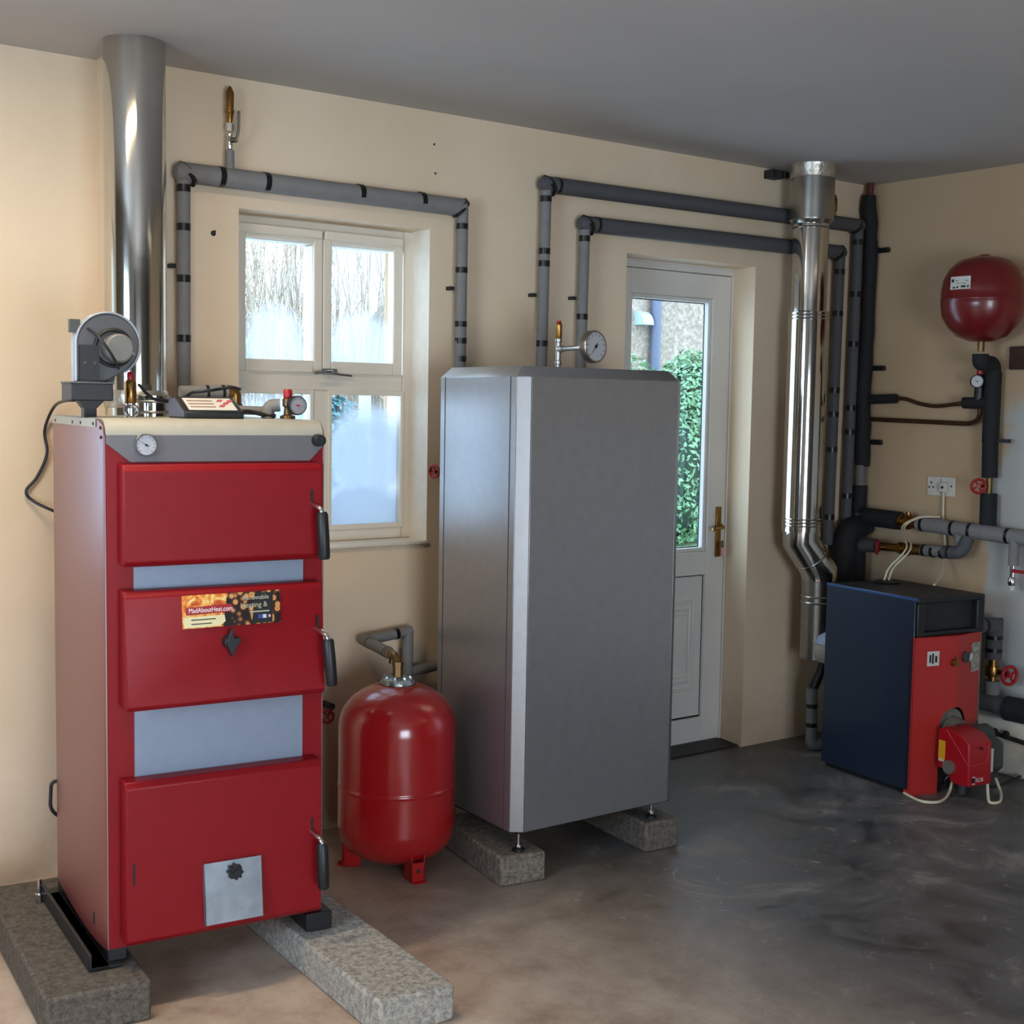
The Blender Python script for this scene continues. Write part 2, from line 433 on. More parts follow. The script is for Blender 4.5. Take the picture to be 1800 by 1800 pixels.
def spline(pts, n=10):
    """Catmull-Rom through the points"""
    P = [Vector(p) for p in pts]; P = [P[0]*2-P[1]] + P + [P[-1]*2-P[-2]]; out = []
    for i in range(1, len(P)-2):
        for k in range(n):
            t = k/n
            out.append(.5*((2*P[i]) + (P[i+1]-P[i-1])*t + (2*P[i-1]-5*P[i]+4*P[i+1]-P[i+2])*t*t + (3*P[i]-P[i-1]-3*P[i+1]+P[i+2])*t**3))
    return out + [P[-2]]

# ------------------------------------------------------------------ the room
X0, X1, Y0, ZC = -1.6, 4.92, -6.6, 2.46
STEP = 1.434
WIN = (1.86, 2.578, .973, 2.06); WIN2 = (-.25, .742, .973, 2.06); DOOR = (3.487, 4.205, 0, 2.05)
def holed_wall(y, t, xs, zs, holes):
    mb = MB()
    def hole(xa, xb, za, zb):
        return any(xa >= h[0]-1e-6 and xb <= h[1]+1e-6 and za >= h[2]-1e-6 and zb <= h[3]+1e-6 for h in holes)
    for i in range(len(xs)-1):
        for j in range(len(zs)-1):
            a, b, c, d = xs[i], xs[i+1], zs[j], zs[j+1]
            if hole(a, b, c, d): continue
            mb.add([(a, y, c), (b, y, c), (b, y, d), (a, y, d)], [(0, 1, 2, 3)])
            mb.add([(a, t, c), (b, t, c), (b, t, d), (a, t, d)], [(3, 2, 1, 0)])
    for h in holes:
        sp = .05 if h is DOOR else .012
        q = [(h[0]-sp*.6, h[1]+sp)]
        xa, xb = q[0]
        mb.add([(h[0], y, h[2]), (h[0], y, h[3]), (xa, t, h[3]), (xa, t, h[2])], [(0, 1, 2, 3)], 1 if h is not DOOR else 0)
        mb.add([(h[1], y, h[2]), (h[1], y, h[3]), (xb, t, h[3]), (xb, t, h[2])], [(0, 1, 2, 3)], 1 if h is not DOOR else 0)
        mb.add([(h[0], y, h[3]), (h[1], y, h[3]), (xb, t, h[3]), (xa, t, h[3])], [(0, 1, 2, 3)])
        if h[2] > 0: mb.add([(h[0], y, h[2]), (h[1], y, h[2]), (xb, t, h[2]), (xa, t, h[2])], [(0, 1, 2, 3)])
    return mb
mb = holed_wall(0, .30, [STEP, WIN[0], WIN[1], DOOR[0], DOOR[1], X1+.2], [0, WIN[2], DOOR[3], WIN[3], ZC], [WIN, DOOR])
mb.add([(STEP, 0, 0), (STEP, .08, 0), (STEP, .08, ZC), (STEP, 0, ZC)], [(0, 1, 2, 3)])
REVEAL = mat('daylit_reveal_paint', 'EDE6D8', .6)  # window side reveals lightened: daylight glare put into their colour
struct('wall_back', mb, [WALL, REVEAL])
mb = holed_wall(.07, .32, [X0-.2, WIN2[0], WIN2[1], STEP+.02], [0, WIN2[2], WIN2[3], ZC], [WIN2])
struct('wall_back.001', mb, [WALL, REVEAL])
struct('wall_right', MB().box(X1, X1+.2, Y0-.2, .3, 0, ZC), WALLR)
lw = MB()
for a in ((Y0-.2, -3.4, 0, ZC), (-1.8, .32, 0, ZC), (-3.4, -1.8, 0, .9), (-3.4, -1.8, 2.1, ZC)):
    lw.box(X0-.2, X0, a[0], a[1], a[2], a[3])
struct('wall_left', lw, DULL)
fw = MB()
for a in ((X0-.2, -.8, 0, ZC), (1.2, X1+.2, 0, ZC), (-.8, 1.2, 1.65, ZC)):
    fw.box(a[0], a[1], Y0-.2, Y0, a[2], a[3])
struct('wall_front', fw, DULL)
struct('floor', MB().box(X0-.2, X1+.2, Y0-.2, .3, -.1, 0), FLOOR)
struct('ceiling', MB().box(X0-.2, X1+.2, Y0-.2, .32, ZC, ZC+.1), CEIL)
# rough whitewashed plinth at the foot of the right wall
pl = MB().prism([(4.78, 0), (4.775, .19), (4.79, .225), (4.92, .235), (4.92, 0)], 'y', -2.6, -.02)
PLASTER = mat('rough_whitewash', 'CFC9BC', .85, noise=.12, scale=8, bump=.8, bscale=12)
struct('trim_1', pl, PLASTER, bevel=.01)

# window ---------------------------------------------------------------
def window(name, X, y, glassmats, z0=.973, z1=2.06, detail=True):
    xa, xb = X
    xm = (xa+xb)/2
    w = MB(); f = .062; mt = 1.494, 1.556          # outer frame, transom
    w.frame(xa-.015, xb+.015, y, y+.07, z0, z1, .070, .045, .045, .075)
    w.box(xa+.055, xb-.030, y, y+.07, *mt)
    w.box(xm-.032, xm+.032, y, y+.07, z0+.045, mt[0]); w.box(xm-.032, xm+.032, y, y+.07, mt[1], z1-.075)
    root = struct(name, w, UPVC, bevel=.005)
    # opening casements on top: raised sashes
    for i, (a, b) in enumerate(((xa+.05, xm-.001), (xm+.001, xb-.042))):
        s = MB(); lo, hi = 1.552, z1-.045; t = .026
        s.frame(a, b, y-.014, y-.0005, lo, hi, (t, .033)[i], (.033, .036)[i], .042, t)
        s.build('window_sash', UPVC, root, bevel=.004)
        g = MB().box(a+.024, b-.03, y+.03, y+.036, lo+.038, hi-t+.004)
        g.build('window_pane', glassmats[i], root)
        b2 = MB(); lo2, hi2 = z0+.04, 1.498
        la, lb = ((xa+.055, xm-.032), (xm+.032, xb-.030))[i]
        b2.frame(la-.004, lb+.004, y-.006, y-.0005, lo2, hi2, .014, .014, .018, .018)
        b2.build('glazing_bead', UPVC, root, bevel=.003)
        MB().box(la+.001, lb-.001, y+.03, y+.036, lo2+.01, hi2-.01).build('window_pane', glassmats[2+i], root)
    # trickle vents under the head
    v = MB()
    for a, b in ((xa+.04, xm-.01), (xm+.0, xb-.05)):
        v.box(a, b, y-.03, y-.002, z1-.058, z1-.03)
    v.build('trickle_vent', UPVC, root, bevel=.004)
    MB().box(xa-.003, xb+.003, -.012, y, z0-.012, z0+.001).build('window_sill', UPVC, root, bevel=.004)
    if detail:
        h = MB()
        h.box(xm+.0, xm+.05, y-.026, y-.014, 1.548, 1.568)
        h.tube(bend([(xm+.02, y-.026, 1.558), (xm+.02, y-.05, 1.558), (xm-.02, y-.055, 1.556), (xm-.05, y-.05, 1.552)], .012), .006, 10)
        h.tube([(xm+.03, y-.02, 1.552), (xm+.11, y-.02, 1.546)], .004, 8)
        h.build('window_handle', STEELB, root)
    return root
P_UL = pane_mat('pane_misted_low', [(.50, .10, .45, .34, .5)])
P_UR = pane_mat('pane_misted_corner', [(.60, .10, .55, .32, .42)])
P_LL = pane_mat('pane_frosted_blue', [(.5, .3, 1.0, .7, .35)], fog=(.55, .60, .66))
P_LR = pane_mat('pane_misted_large', [(.62, .50, .60, .42, .75), (.55, .04, .9, .34, .9)], fog=(.385, .415, .455))
P_CL = pane_mat('pane_clear', [])
window('window_1', (WIN[0], WIN[1]), .12, [P_UL, P_UR, P_LL, P_LR])
window('window_2', (WIN2[0], WIN2[1]), .19, [P_CL]*4, detail=False)

# door -----------------------------------------------------------------
def door():
    y = .15; xa, xb, z1 = 3.47, 4.262, 2.05
    f = MB()
    f.box(xa, xa+.05, y, y+.07, 0, z1); f.box(xb-.035, xb, y, y+.07, 0, z1); f.box(xa+.05, xb-.035, y, y+.07, z1-.03, z1)
    root = struct('door_1', f, UPVC_DOOR, bevel=.004)
    la, lb, lt = xa+.052, xb-.037, z1-.032
    gx0, gx1, gz0, gz1 = 3.650, 4.118, .838, 1.918
    px0, px1, pz0, pz1 = 3.650, 4.122, .114, .738
    l = MB(); yb = y+.006
    l.box(la, gx0, yb, yb+.055, .008, lt); l.box(gx1, lb, yb, yb+.055, .008, lt)
    l.box(gx0, gx1, yb, yb+.055, gz1, lt); l.box(gx0, gx1, yb, yb+.055, pz1, gz0); l.box(gx0, gx1, yb, yb+.055, .008, pz0)
    leaf = l.build('door_leaf', UPVC_DOOR, root, bevel=.003)
    b = MB()
    for (p0, p1, q0, q1) in ((gx0, gx1, gz0, gz1),):
        b.frame(p0, p1, yb+.008, yb+.03, q0, q1, .018)
    b.build('glazing_bead', UPVC_DOOR, leaf, bevel=.004)
    MB().box(gx0+.006, gx1-.006, yb+.03, yb+.036, gz0+.006, gz1-.006).build('door_pane', P_CL, leaf)
    p = MB(); p.box(px0, px1, yb+.018, yb+.04, pz0, pz1)
    def ringy(x0, x1, z0, z1, t, d):
        p.box(x0, x0+t, yb+.018-d, yb+.019, z0, z1); p.box(x1-t, x1, yb+.018-d, yb+.019, z0, z1)
        p.box(x0+t, x1-t, yb+.018-d, yb+.019, z0, z0+t); p.box(x0+t, x1-t, yb+.018-d, yb+.019, z1-t, z1)
    ringy(px0+.07, px1-.05, pz0+.12, pz1-.11, .012, .008); ringy(px0+.10, px1-.08, pz0+.155, pz1-.145, .008, .010)
    p.box(px0+.115, px1-.095, yb+.012, yb+.02, pz0+.18, pz1-.17)
    p.build('door_panel', UPVC_DOOR, leaf, bevel=.004)
    g = MB(); g.frame(px0, px1, yb+.015, yb+.02, pz0, pz1, .006)
    g.build('rubber_gasket', BLACK, leaf)
    g = MB().frame(gx0+.018, gx1-.018, yb+.0305, yb+.034, gz0+.018, gz1-.018, .004)
    g.build('glass_seal', BLACK, leaf)
    h = MB(); hx = 4.182
    h.box(hx-.015, hx+.015, yb-.008, yb, .812, 1.03)
    h.tube(bend([(hx, yb, .945), (hx, yb-.045, .945), (hx-.055, yb-.05, .94), (hx-.075, yb-.045, .938)], .02), .008, 10)
    h.cyl((hx, yb, .945), (hx, yb-.02, .945), .015)
    h.build('door_handle', BRASS, leaf, bevel=.002)
    k = MB(); k.cyl((hx, yb-.008, .87), (hx, yb-.022, .87), .008, m=0); k.box(hx-.004, hx+.004, yb-.035, yb-.02, .855, .885)
    k.build('door_key', BRASSD, leaf)
    kt = MB().box(hx+.0, hx+.018, yb-.03, yb-.024, .815, .857); o = kt.build('key_tag', mat('pink_key_tag', 'D89A96', .4), leaf, bevel=.003)
    th = MB().box(xa-.05, xb+.02, 0.02, y, -.005, .006); th.build('door_threshold', IRON, root)
    cb = MB().box(xa-.01, xb+.01, y-.012, y+.001, z1-.006, z1+.03); cb.build('door_head_trim', UPVC_DOOR, root)
door()

# ------------------------------------------------------------------ outdoors
def outdoors():
    struct('lawn', MB().box(-30, 60, .33, 70, -.12, -.02), LAWN)
    b = thing('neighbour_house', 'beige pebble-dashed house wall seen through the glazed door', 'house', (12.6, 8.5, -.02))
    MB().box(10.75, 18, 8.5, 13, -.02, 5.6).build('house_wall', PEBBLE, b, world=True)
    MB().prism([(8.3, 5.5), (8.3, 5.62), (10.75, 7.2), (13.2, 5.62), (13.2, 5.5)], 'x', 10.65, 18.2).build('roof', ROOFW, b, world=True)
    MB().cyl((11.385, 8.42, -.02), (11.385, 8.42, 5.5), .066, n=16).build('downpipe', DPIPE, b, world=True)
    v = MB()
    pr = [(8.5, 2.62)] + [(8.5-.17*math.sin(R_(a)), 2.45+.17*math.cos(R_(a))) for a in (15, 30, 45, 60, 75, 90)] + [(8.5, 2.45)]
    v.prism(pr, 'x', 11.1, 11.27); v.build('vent_cowl', mat('pale_vent_plastic', 'A8BCC4', .4), b, world=True)
    # white gabled house further away
    g = thing('gabled_house', 'white gabled house beyond the stems, seen through the upper right window pane', 'house', (12.6, 14.2, -.02))
    MB().prism([(10.35, -.02), (10.35, 2.35), (12.9, 4.75), (15.4, 2.35), (15.4, -.02)], 'y', 14.2, 19).build('house_wall', HOUSEW, g, world=True)
    r = MB()
    for sgn in (-1, 1):
        x0 = 12.9; r.prism([(x0, 4.78), (x0+sgn*2.8, 2.14), (x0+sgn*2.8, 2.36), (x0, 5.0)], 'y', 13.8, 19.2)
    r.build('roof', ROOFW, g, world=True)
    MB().box(10.85, 11.5, 14.16, 14.2, 2.2, 2.75).build('window', DARKGLASS, g, world=True)
    # stems
    rnd = random.Random(3); st = MB()
    for i in range(430):
        x = rnd.uniform(5.4, 10.2); y = rnd.uniform(11.0, 13.4); h = rnd.uniform(2.6, 5.2)
        if x > 9.0: h = rnd.uniform(3.0, 4.2) if rnd.random() < .5 else rnd.uniform(1.2, 2.2)
        lx, ly = rnd.uniform(-.35, .35), rnd.uniform(-.2, .2)
        pts = [(x, y, -.02)] + [(x+lx*t**1.6*h/2.5+rnd.uniform(-.04, .04), y+ly*t, h*t) for t in (.25, .5, .75, 1)]
        w = rnd.uniform(.010, .022)
        st.tube(pts, w, 3, rs=[w, w*.9, w*.75, w*.55, w*.25])
        for k in range(4):
            t = rnd.uniform(.35, .95); q = Vector(pts[min(4, int(t*4))])
            d = Vector((rnd.uniform(-.5, .5), rnd.uniform(-.2, .2), rnd.uniform(.3, .8)))
            st.tube([q, q+d*.5+Vector((0, 0, .05)), q+d], w*.5, 3, rs=[w*.5, w*.4, w*.2])
    o = st.build('dry_stem_thicket', TWIG); tag(o, 'tall bare pale stems filling the view through the upper window panes', 'thicket', kind='stuff')
    def leafmass(name, label, cat, blobs, n, size, m, seed, cen):
        rnd = random.Random(seed); L = MB()
        for i in range(n):
            (cx, cy, cz, rx, ry, rz) = blobs[i % len(blobs)]
            while True:
                p = Vector((rnd.gauss(0, 1), rnd.gauss(0, 1), rnd.gauss(0, 1)))
                if p.length > .1: break
            p.normalize(); k = rnd.uniform(.86, 1.04)
            c = Vector((cx+p.x*rx*k, cy+p.y*ry*k, cz+p.z*rz*k))
            if c.z < 0.02: c.z = abs(c.z)+.02
            nrm = (p + Vector((rnd.uniform(-.8, .8), rnd.uniform(-.8, .8), rnd.uniform(-.5, .9)))).normalized()
            u = nrm.cross(Vector((rnd.uniform(-1, 1), rnd.uniform(-1, 1), rnd.uniform(-1, 1)))).normalized(); w = nrm.cross(u)
            s = size*rnd.uniform(.6, 1.3)
            L.add([c-u*s, c+w*s*.45, c+u*s, c-w*s*.45], [(0, 1, 2, 3)])
        t = thing(name, label, cat, cen)
        f = L.build('foliage', m, t, world=True)
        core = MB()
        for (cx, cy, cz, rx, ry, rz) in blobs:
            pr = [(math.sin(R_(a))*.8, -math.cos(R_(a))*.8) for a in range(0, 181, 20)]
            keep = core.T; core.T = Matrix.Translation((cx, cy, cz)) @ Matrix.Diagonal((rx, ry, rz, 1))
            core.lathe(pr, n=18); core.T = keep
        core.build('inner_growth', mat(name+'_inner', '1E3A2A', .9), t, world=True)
        return t
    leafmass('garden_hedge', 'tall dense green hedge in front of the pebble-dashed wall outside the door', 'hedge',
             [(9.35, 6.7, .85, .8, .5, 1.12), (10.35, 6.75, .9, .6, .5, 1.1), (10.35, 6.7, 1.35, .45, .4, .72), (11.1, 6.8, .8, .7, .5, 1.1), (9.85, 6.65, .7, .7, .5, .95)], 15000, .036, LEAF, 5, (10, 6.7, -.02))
    leafmass('garden_bush', 'low dark bush on the lawn, seen through the lower right window pane', 'bush',
             [(6.75, 8.2, .8, .35, .4, .75), (6.3, 8.3, .7, .5, .4, .7)], 2200, .05, LEAFD, 6, (6.6, 8.2, -.02))
    for i, x in enumerate((7.62, 7.95)):
        p = MB().box(x-.05, x+.05, 9, 9.1, -.02, 1.75); p.prism([(x-.06, 1.75), (x+.06, 1.75), (x, 1.83)], 'y', 8.99, 9.11)
        o = p.build('garden_post', HOUSEW); o.location = (0, 0, 0)
        tag(o, ('white square garden post beside the dark bush' if i == 0 else 'white square garden post farther from the dark bush'), 'post', 'white posts on the lawn')
outdoors()

# ------------------------------------------------------------------ concrete blocks
def block(name, fl, ang, L, w, h, m, label, group):
    t = MB(); t.box(0, w, 0, L, 0, h)
    o = t.build(name, m, bevel=.008); o.location = (fl[0], fl[1], 0); o.rotation_euler = (0, 0, R_(ang))
    return tag(o, label, 'concrete block', group)
block('concrete_block', (2.350, -.785), -9, .46, .155, .092, CONC, 'rough concrete block under the silver tank, beside the red floor tank', 'concrete blocks under the silver tank')
block('concrete_block', (2.930, -.795), -6, .46, .135, .098, CONC_D, 'dark concrete block under the silver tank on its door side', 'concrete blocks under the silver tank')
block('concrete_block', (.92, -1.0), -6, .80, .24, .10, CONC_D, 'brown concrete slab under the wall side of the red boiler', 'concrete slabs under the red boiler')
block('concrete_block', (1.545, -1.42), -3, .80, .20, .09, CONC_L, 'pale speckled concrete slab under the red boiler next to the red floor tank', 'concrete slabs under the red boiler')

# ------------------------------------------------------------------ gauges and small fittings
def gauge_parts(parent, c, axis, R, depth, rim, dial, needle_deg=40, name='gauge_dial', world=False, ink=BLACK):
    """round dial: rim, face, ticks, needle. axis points at the reader"""
    ax = Vector(axis).normalized(); c = Vector(c)
    g = MB(); g.lathe([(R*.9, -depth), (R, -depth*.9), (R, 0), (R*.95, .004), (R*.88, .004), (R*.87, .0005), (0, .0005)], c, ax, 32)
    rimo = g.build(name+'_case' if False else 'gauge_case', rim, parent, world=world)
    d = MB(); d.cyl(c+ax*.0008, c+ax*.0016, R*.88, n=32)
    side = Vector((0, 0, 1)).cross(ax).normalized(); up = ax.cross(side)
    for k in range(11):
        a = R_(-135+27*k); v = side*math.sin(a)+up*math.cos(a); t = ax.cross(v)
        p = c+ax*.0018
        d.add([p+v*R*.66-t*R*.02, p+v*R*.82-t*R*.02, p+v*R*.82+t*R*.02, p+v*R*.66+t*R*.02], [(0, 1, 2, 3)], 1)
    dd = d.build('gauge_face', [dial, BLACK], parent, world=world)
    nmb = MB(); a = R_(needle_deg); v = side*math.sin(a)+up*math.cos(a); t = ax.cross(v); p = c+ax*.003
    nmb.add([p-v*R*.25-t*R*.05, p+v*R*.7, p-v*R*.25+t*R*.05], [(0, 1, 2)])
    nmb.cyl(p-ax*.001, p+ax*.002, R*.1, n=12)
    nmb.build('gauge_needle', ink, parent, world=world)
def wheel(parent, c, axis, R, m, stem_to=None, stem_m=None, name='handwheel', spokes=4, world=False):
    ax = Vector(axis).normalized(); c = Vector(c)
    w = MB(); w.torus(c, ax, R, R*.2, 22, 8)
    up = Vector((0, 0, 1)) if abs(ax.z) < .9 else Vector((1, 0, 0)); u = ax.cross(up).normalized(); v = ax.cross(u)
    for k in range(spokes):
        a = 2*PI*k/spokes+.5; w.tube([c, c+(u*math.cos(a)+v*math.sin(a))*R], R*.13, 6)
    w.cyl(c-ax*R*.25, c+ax*R*.25, R*.28, n=12)
    o = w.build(name, m, parent, world=world)
    if stem_to is not None:
        MB().cyl(c, stem_to, R*.2, n=12).build('valve_stem', stem_m or BRASSD, parent, world=world)
    return o
def star_knob(mb, c, axis, R, depth, lobes=7):
    ax = Vector(axis).normalized(); c = Vector(c)
    up = Vector((0, 0, 1)) if abs(ax.z) < .9 else Vector((1, 0, 0)); u = ax.cross(up).normalized(); v = ax.cross(u); n = lobes*6
    ring = [(u*math.cos(2*PI*i/n)+v*math.sin(2*PI*i/n))*R*(1+.16*math.cos(2*PI*i*lobes/n)) for i in range(n)]
    vs_ = [c+p for p in ring]+[c+ax*depth+p*.92 for p in ring]
    mb.add(vs_, [list(range(n))[::-1], list(range(n, 2*n))]+[(i, (i+1) % n, n+(i+1) % n, n+i) for i in range(n)])
    mb.cyl(c+ax*depth, c+ax*(depth+.004), R*.5, n=16); mb.cyl(c-ax*.02, c, R*.5, n=16)

# ------------------------------------------------------------------ red solid-fuel boiler
def boiler():
    Wd, Dp, zb, zt = .549, .55, .14, 1.41
    t = thing('solid_fuel_boiler', 'tall red solid-fuel boiler with three doors and white top, on concrete slabs', 'boiler', (1.10, -.90, 0), R_(-6))
    prof = [(Dp, zb), (0, zb), (0, 1.365)] + [(.042-.042*math.cos(R_(a)), 1.365+.042*math.sin(R_(a))) for a in range(15, 91, 15)] + [(Dp, 1.407)]
    ys = [0, .004, .009, .016, .026, .042, .07, .10, .14, .19, .25, .32, .40, .48, .55]
    def top_z(y): return 1.407 if y >= .042 else 1.365+.042*math.sqrt(max(0, 1-((.042-y)/.042)**2))
    def bow(y): return -.0125*math.sin(PI*min(1, (y/.55)**.62))
    sd = MB(); n = len(ys)
    sd.add([(bow(y), y, zb) for y in ys]+[(bow(y), y, top_z(y)) for y in ys]+[(bow(y)+.003, y, zb) for y in ys]+[(bow(y)+.003, y, top_z(y)) for y in ys],
           [(i, i+1, n+i+1, n+i) for i in range(n-1)]+[(2*n+i, 3*n+i, 3*n+i+1, 2*n+i+1) for i in range(n-1)]+[(n+i, n+i+1, 3*n+i+1, 3*n+i) for i in range(n-1)]
           +[(i, 2*n+i, 2*n+i+1, i+1) for i in range(n-1)]+[(0, n, 3*n, 2*n), (n-1, 3*n-1, 4*n-1, 2*n-1)])
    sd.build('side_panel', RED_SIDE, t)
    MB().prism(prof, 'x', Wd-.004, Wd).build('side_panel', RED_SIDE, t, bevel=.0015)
    fl = MB(); fl.add([(bow(y)-.0015, y, z) for y in ys[5:] for z in (1.389, 1.409)], [(2*i, 2*i+2, 2*i+3, 2*i+1) for i in range(len(ys)-6)])
    for y in (.17, .26, .06, .50): fl.cyl((bow(y)-.003, y, 1.397), (bow(y)-.001, y, 1.397), .004, n=10, m=1)
    for (y, z) in ((.006, 1.388), (.003, 1.366)): fl.cyl((bow(y+.01)-.002, y+.01, z), (bow(y+.01), y+.01, z), .004, n=10, m=1)
    fl.build('side_flange', [WHITE, BLACK], t)
    MB().box(.004, Wd-.004, .012, Dp-.004, zb, 1.33).build('inner_body', RED, t)
    # white top wrapping over the front edge
    o = [(.0, 1.372)] + [(.042-.042*math.cos(R_(a)), 1.368+.042*math.sin(R_(a))) for a in range(0, 91, 15)] + [(Dp, 1.41), (Dp, 1.395), (.045, 1.395), (.012, 1.372)]
    MB().prism(o, 'x', .004, Wd-.004).build('top_cover', WHITE, t)
    # grey trapezoid fascia
    MB().prism([(.004, 1.372), (.004, 1.352), (.060, 1.308), (.508, 1.308), (Wd-.004, 1.345), (Wd-.004, 1.372)], 'y', -.003, .012).build('control_fascia', FASCIA, t, bevel=.001)
    MB().box(.004, Wd-.004, .0, .012, zb, 1.37).build('front_panel', RED, t)
    g = thing_part('temperature_gauge', t)
    gauge_parts(g, (.093, -.016, 1.349), (0, -1, 0), .027, .014, CHROME, DIALW, -60)
    k = MB(); k.cyl((.528, -.004, 1.360), (.528, -.03, 1.360), .016, .014, n=20); k.box(.526, .530, -.036, -.03, 1.348, 1.372)
    k.build('thermostat_knob', BLACKP, t, bevel=.001)
    # light grey panels between the doors
    MB().box(.066, .492, -.003, .0, 1.000, 1.060).build('insert_panel', STRIP, t)
    MB().box(.066, .492, -.003, .0, .535, .720).build('insert_panel', STRIP, t)
    # doors
    def bdoor(z0, z1, pf0, pf1, thick=.042):
        """door slab; pf0/pf1 how far its face stands off the panel at the foot and the head"""
        d = MB(); xa, xb = .030, .522
        prof = [(-.004, z0+.004), (-pf0+.012, z0), (-pf0, z0+.012), (-pf1, z1-.014), (-pf1+.012, z1), (-.004, z1)]
        d.prism(prof, 'x', xa, xb)
        o = d.build('door', RED, t, bevel=.003)
        return o
    def handle(d, x, pf, z, tilt):
        s = MB(); s.box(x-.012, x-.006, -pf-.0012, -pf+.002, z+.005, z+.045)
        s.build('latch_slot', BLACK, d)
        r = MB(); r.tube(bend([(x-.010, -pf+.01, z+.012), (x-.006, -pf-.03, z+.004), (x, -pf-.045, z-.004), (x, -pf-.045, z-.03)], .012), .006, 10)
        r.build('handle_rod', CHROME, d)
        g = MB(); a = Vector((x, -pf-.045, z-.008)); b = a+Vector((tilt, -.002, -.117))
        g.tube([a, a+(b-a)*.06, a+(b-a)*.5, a+(b-a)*.95, b], .0145, 14, rs=[.011, .0145, .0152, .0145, .012])
        g.build('handle_grip', BLACKP, d)
    d1 = bdoor(1.066, 1.304, .056, .056); handle(d1, .502, .056, 1.195, .006)
    d2 = bdoor(.728, 1.008, .080, .056); handle(d2, .512, .074, .882, .010)
    d3 = bdoor(.160, .556, .060, .060); handle(d3, .505, .060, .363, .004)
    # sticker on the middle door (leans with the door face)
    tilt = math.atan2(.080-.056, .28)
    def dface(z): return -(.056+(.080-.056)*(1.008-z)/.28)
    zc, xc = .953, .285; base = Matrix.Translation((xc, dface(zc)-.0012, zc)) @ Matrix.Rotation(-tilt, 4, 'X') @ Matrix.Rotation(R_(-.5), 4, 'Y')
    def stick(name, poly, m, lift, par):
        s = MB(); s.T = base; s.prism(poly, 'y', -lift-.0003, -lift+.0004); return s.build(name, m, par)
    def flame_mat():
        m, nt, b = nodes('sticker_flames'); co = coord(nt)
        n = N(nt, 'ShaderNodeTexNoise', Scale=32., Detail=4., Distortion=1.5); nt.links.new(co, n.inputs['Vector'])
        c = ramp(nt, n.outputs[0], [(.32, lin('B8401E')), (.48, lin('E8862E')), (.6, lin('F0C46A')), (.75, lin('F6EBC8'))])
        nt.links.new(c.outputs[0], b.inputs['Base Color']); b.inputs['Roughness'].default_value = .3; return m
    def logs_mat():
        m, nt, b = nodes('sticker_logs'); co = coord(nt)
        v = N(nt, 'ShaderNodeTexVoronoi', Scale=62.); nt.links.new(co, v.inputs['Vector'])
        c = ramp(nt, v.outputs['Distance'], [(.1, lin('B96A32')), (.3, lin('E0A868')), (.42, lin('8A5228')), (.58, lin('1E120C'))])
        nt.links.new(c.outputs[0], b.inputs['Base Color']); b.inputs['Roughness'].default_value = .3; return m
    sk = stick('sticker', [(-.121, -.038), (.0, -.038), (.0, .041), (-.121, .041)], flame_mat(), 0, t)
    LOGS = logs_mat()
    stick('sticker_picture', [(-.022, -.038), (.124, -.039), (.124, .041), (-.010, .041)], LOGS, .0004, sk)
    stick('sticker_dark_field', [(.05, -.036), (.102, -.036), (.106, .036), (.06, .038)], BLACK, .0008, sk)
    stick('sticker_red_band', [(-.112, -.006), (-.004, -.004), (.006, .004), (-.002, .015), (-.112, .012)], VALVE_RED, .0009, sk)
    stick('sticker_pale_band', [(-.118, -.036), (-.03, -.036), (-.016, -.026), (-.018, -.010), (-.118, -.011)], mat('sticker_cream', 'E4D6A4', .4), .0009, sk)
    stick('sticker_icon', [(.066, -.026), (.088, -.026), (.088, -.016), (.066, -.016)], BLUEI, .0012, sk)
    stick('sticker_icon', [(.078, -.0255), (.087, -.0255), (.087, -.0165), (.078, -.0165)], LABELW, .0014, sk)
    stick('sticker_icon', [(.092, -.024), (.098, -.024), (.098, -.018), (.092, -.018)], mat('pink_ink', 'E2A0A0', .5), .0014, sk)
    wht = mat('sticker_white_ink', 'F2E6E6', .5); pal = mat('sticker_pale_ink', 'B9B39A', .5)
    def stext(body, x, z, size, m, sx=1.0, lift=.0016):
        o = text('lettering', body, m, sk, (0, 0, 0), (0, 0, 0), size, 'LEFT', sx=sx)
        o.matrix_basis = base @ Matrix.Translation((x, -lift, z)) @ Matrix.Rotation(R_(90), 4, 'X') @ Matrix.Diagonal((sx, 1, 1, 1))
    stext('MadAboutHeat.com', -.106, .004, .0165, wht, .80)
    stext('Renewable', .028, .026, .016, pal, .95)
    stext('Heating &', .022, .008, .018, pal, .95)
    for a, b, z in ((-.1, -.04, -.018), (-.1, -.05, -.028)):
        stick('sticker_small_print', [(a, z-.0012), (b, z-.0012), (b, z+.0012), (a, z+.0012)], IRON, .0013, sk)
    stick('sticker_small_print', [(.045, -.010), (.095, -.010), (.095, -.007), (.045, -.007)], pal, .0013, sk)
    # wing knob under the sticker
    k = MB(); zk = .878; yk = dface(zk)
    k.cyl((.275, yk+.002, zk), (.275, yk-.022, zk), .017, .015, n=20)
    k.prism([(.262, zk), (.275, zk-.034), (.290, zk-.008), (.298, zk+.002), (.296, zk+.012), (.282, zk+.012), (.277, zk+.036), (.266, zk+.014)], 'y', yk-.030, yk-.014)
    k.build('damper_knob', BLACKP, d2, bevel=.002)
    # lower door: slot and galvanised air flap hanging open a little
    MB().box(.045, .050, -.0608, -.058, .310, .362).build('hinge_slot', BLACK, d3)
    fp = MB(); fp.T = Matrix.Translation((.287, -.064, .336)) @ Matrix.Rotation(R_(-6), 4, 'X')
    fp.box(-.073, .073, -.004, .0, -.150, 0); fp.box(-.073, -.070, -.004, .012, -.150, 0); fp.box(.070, .073, -.004, .012, -.150, 0)
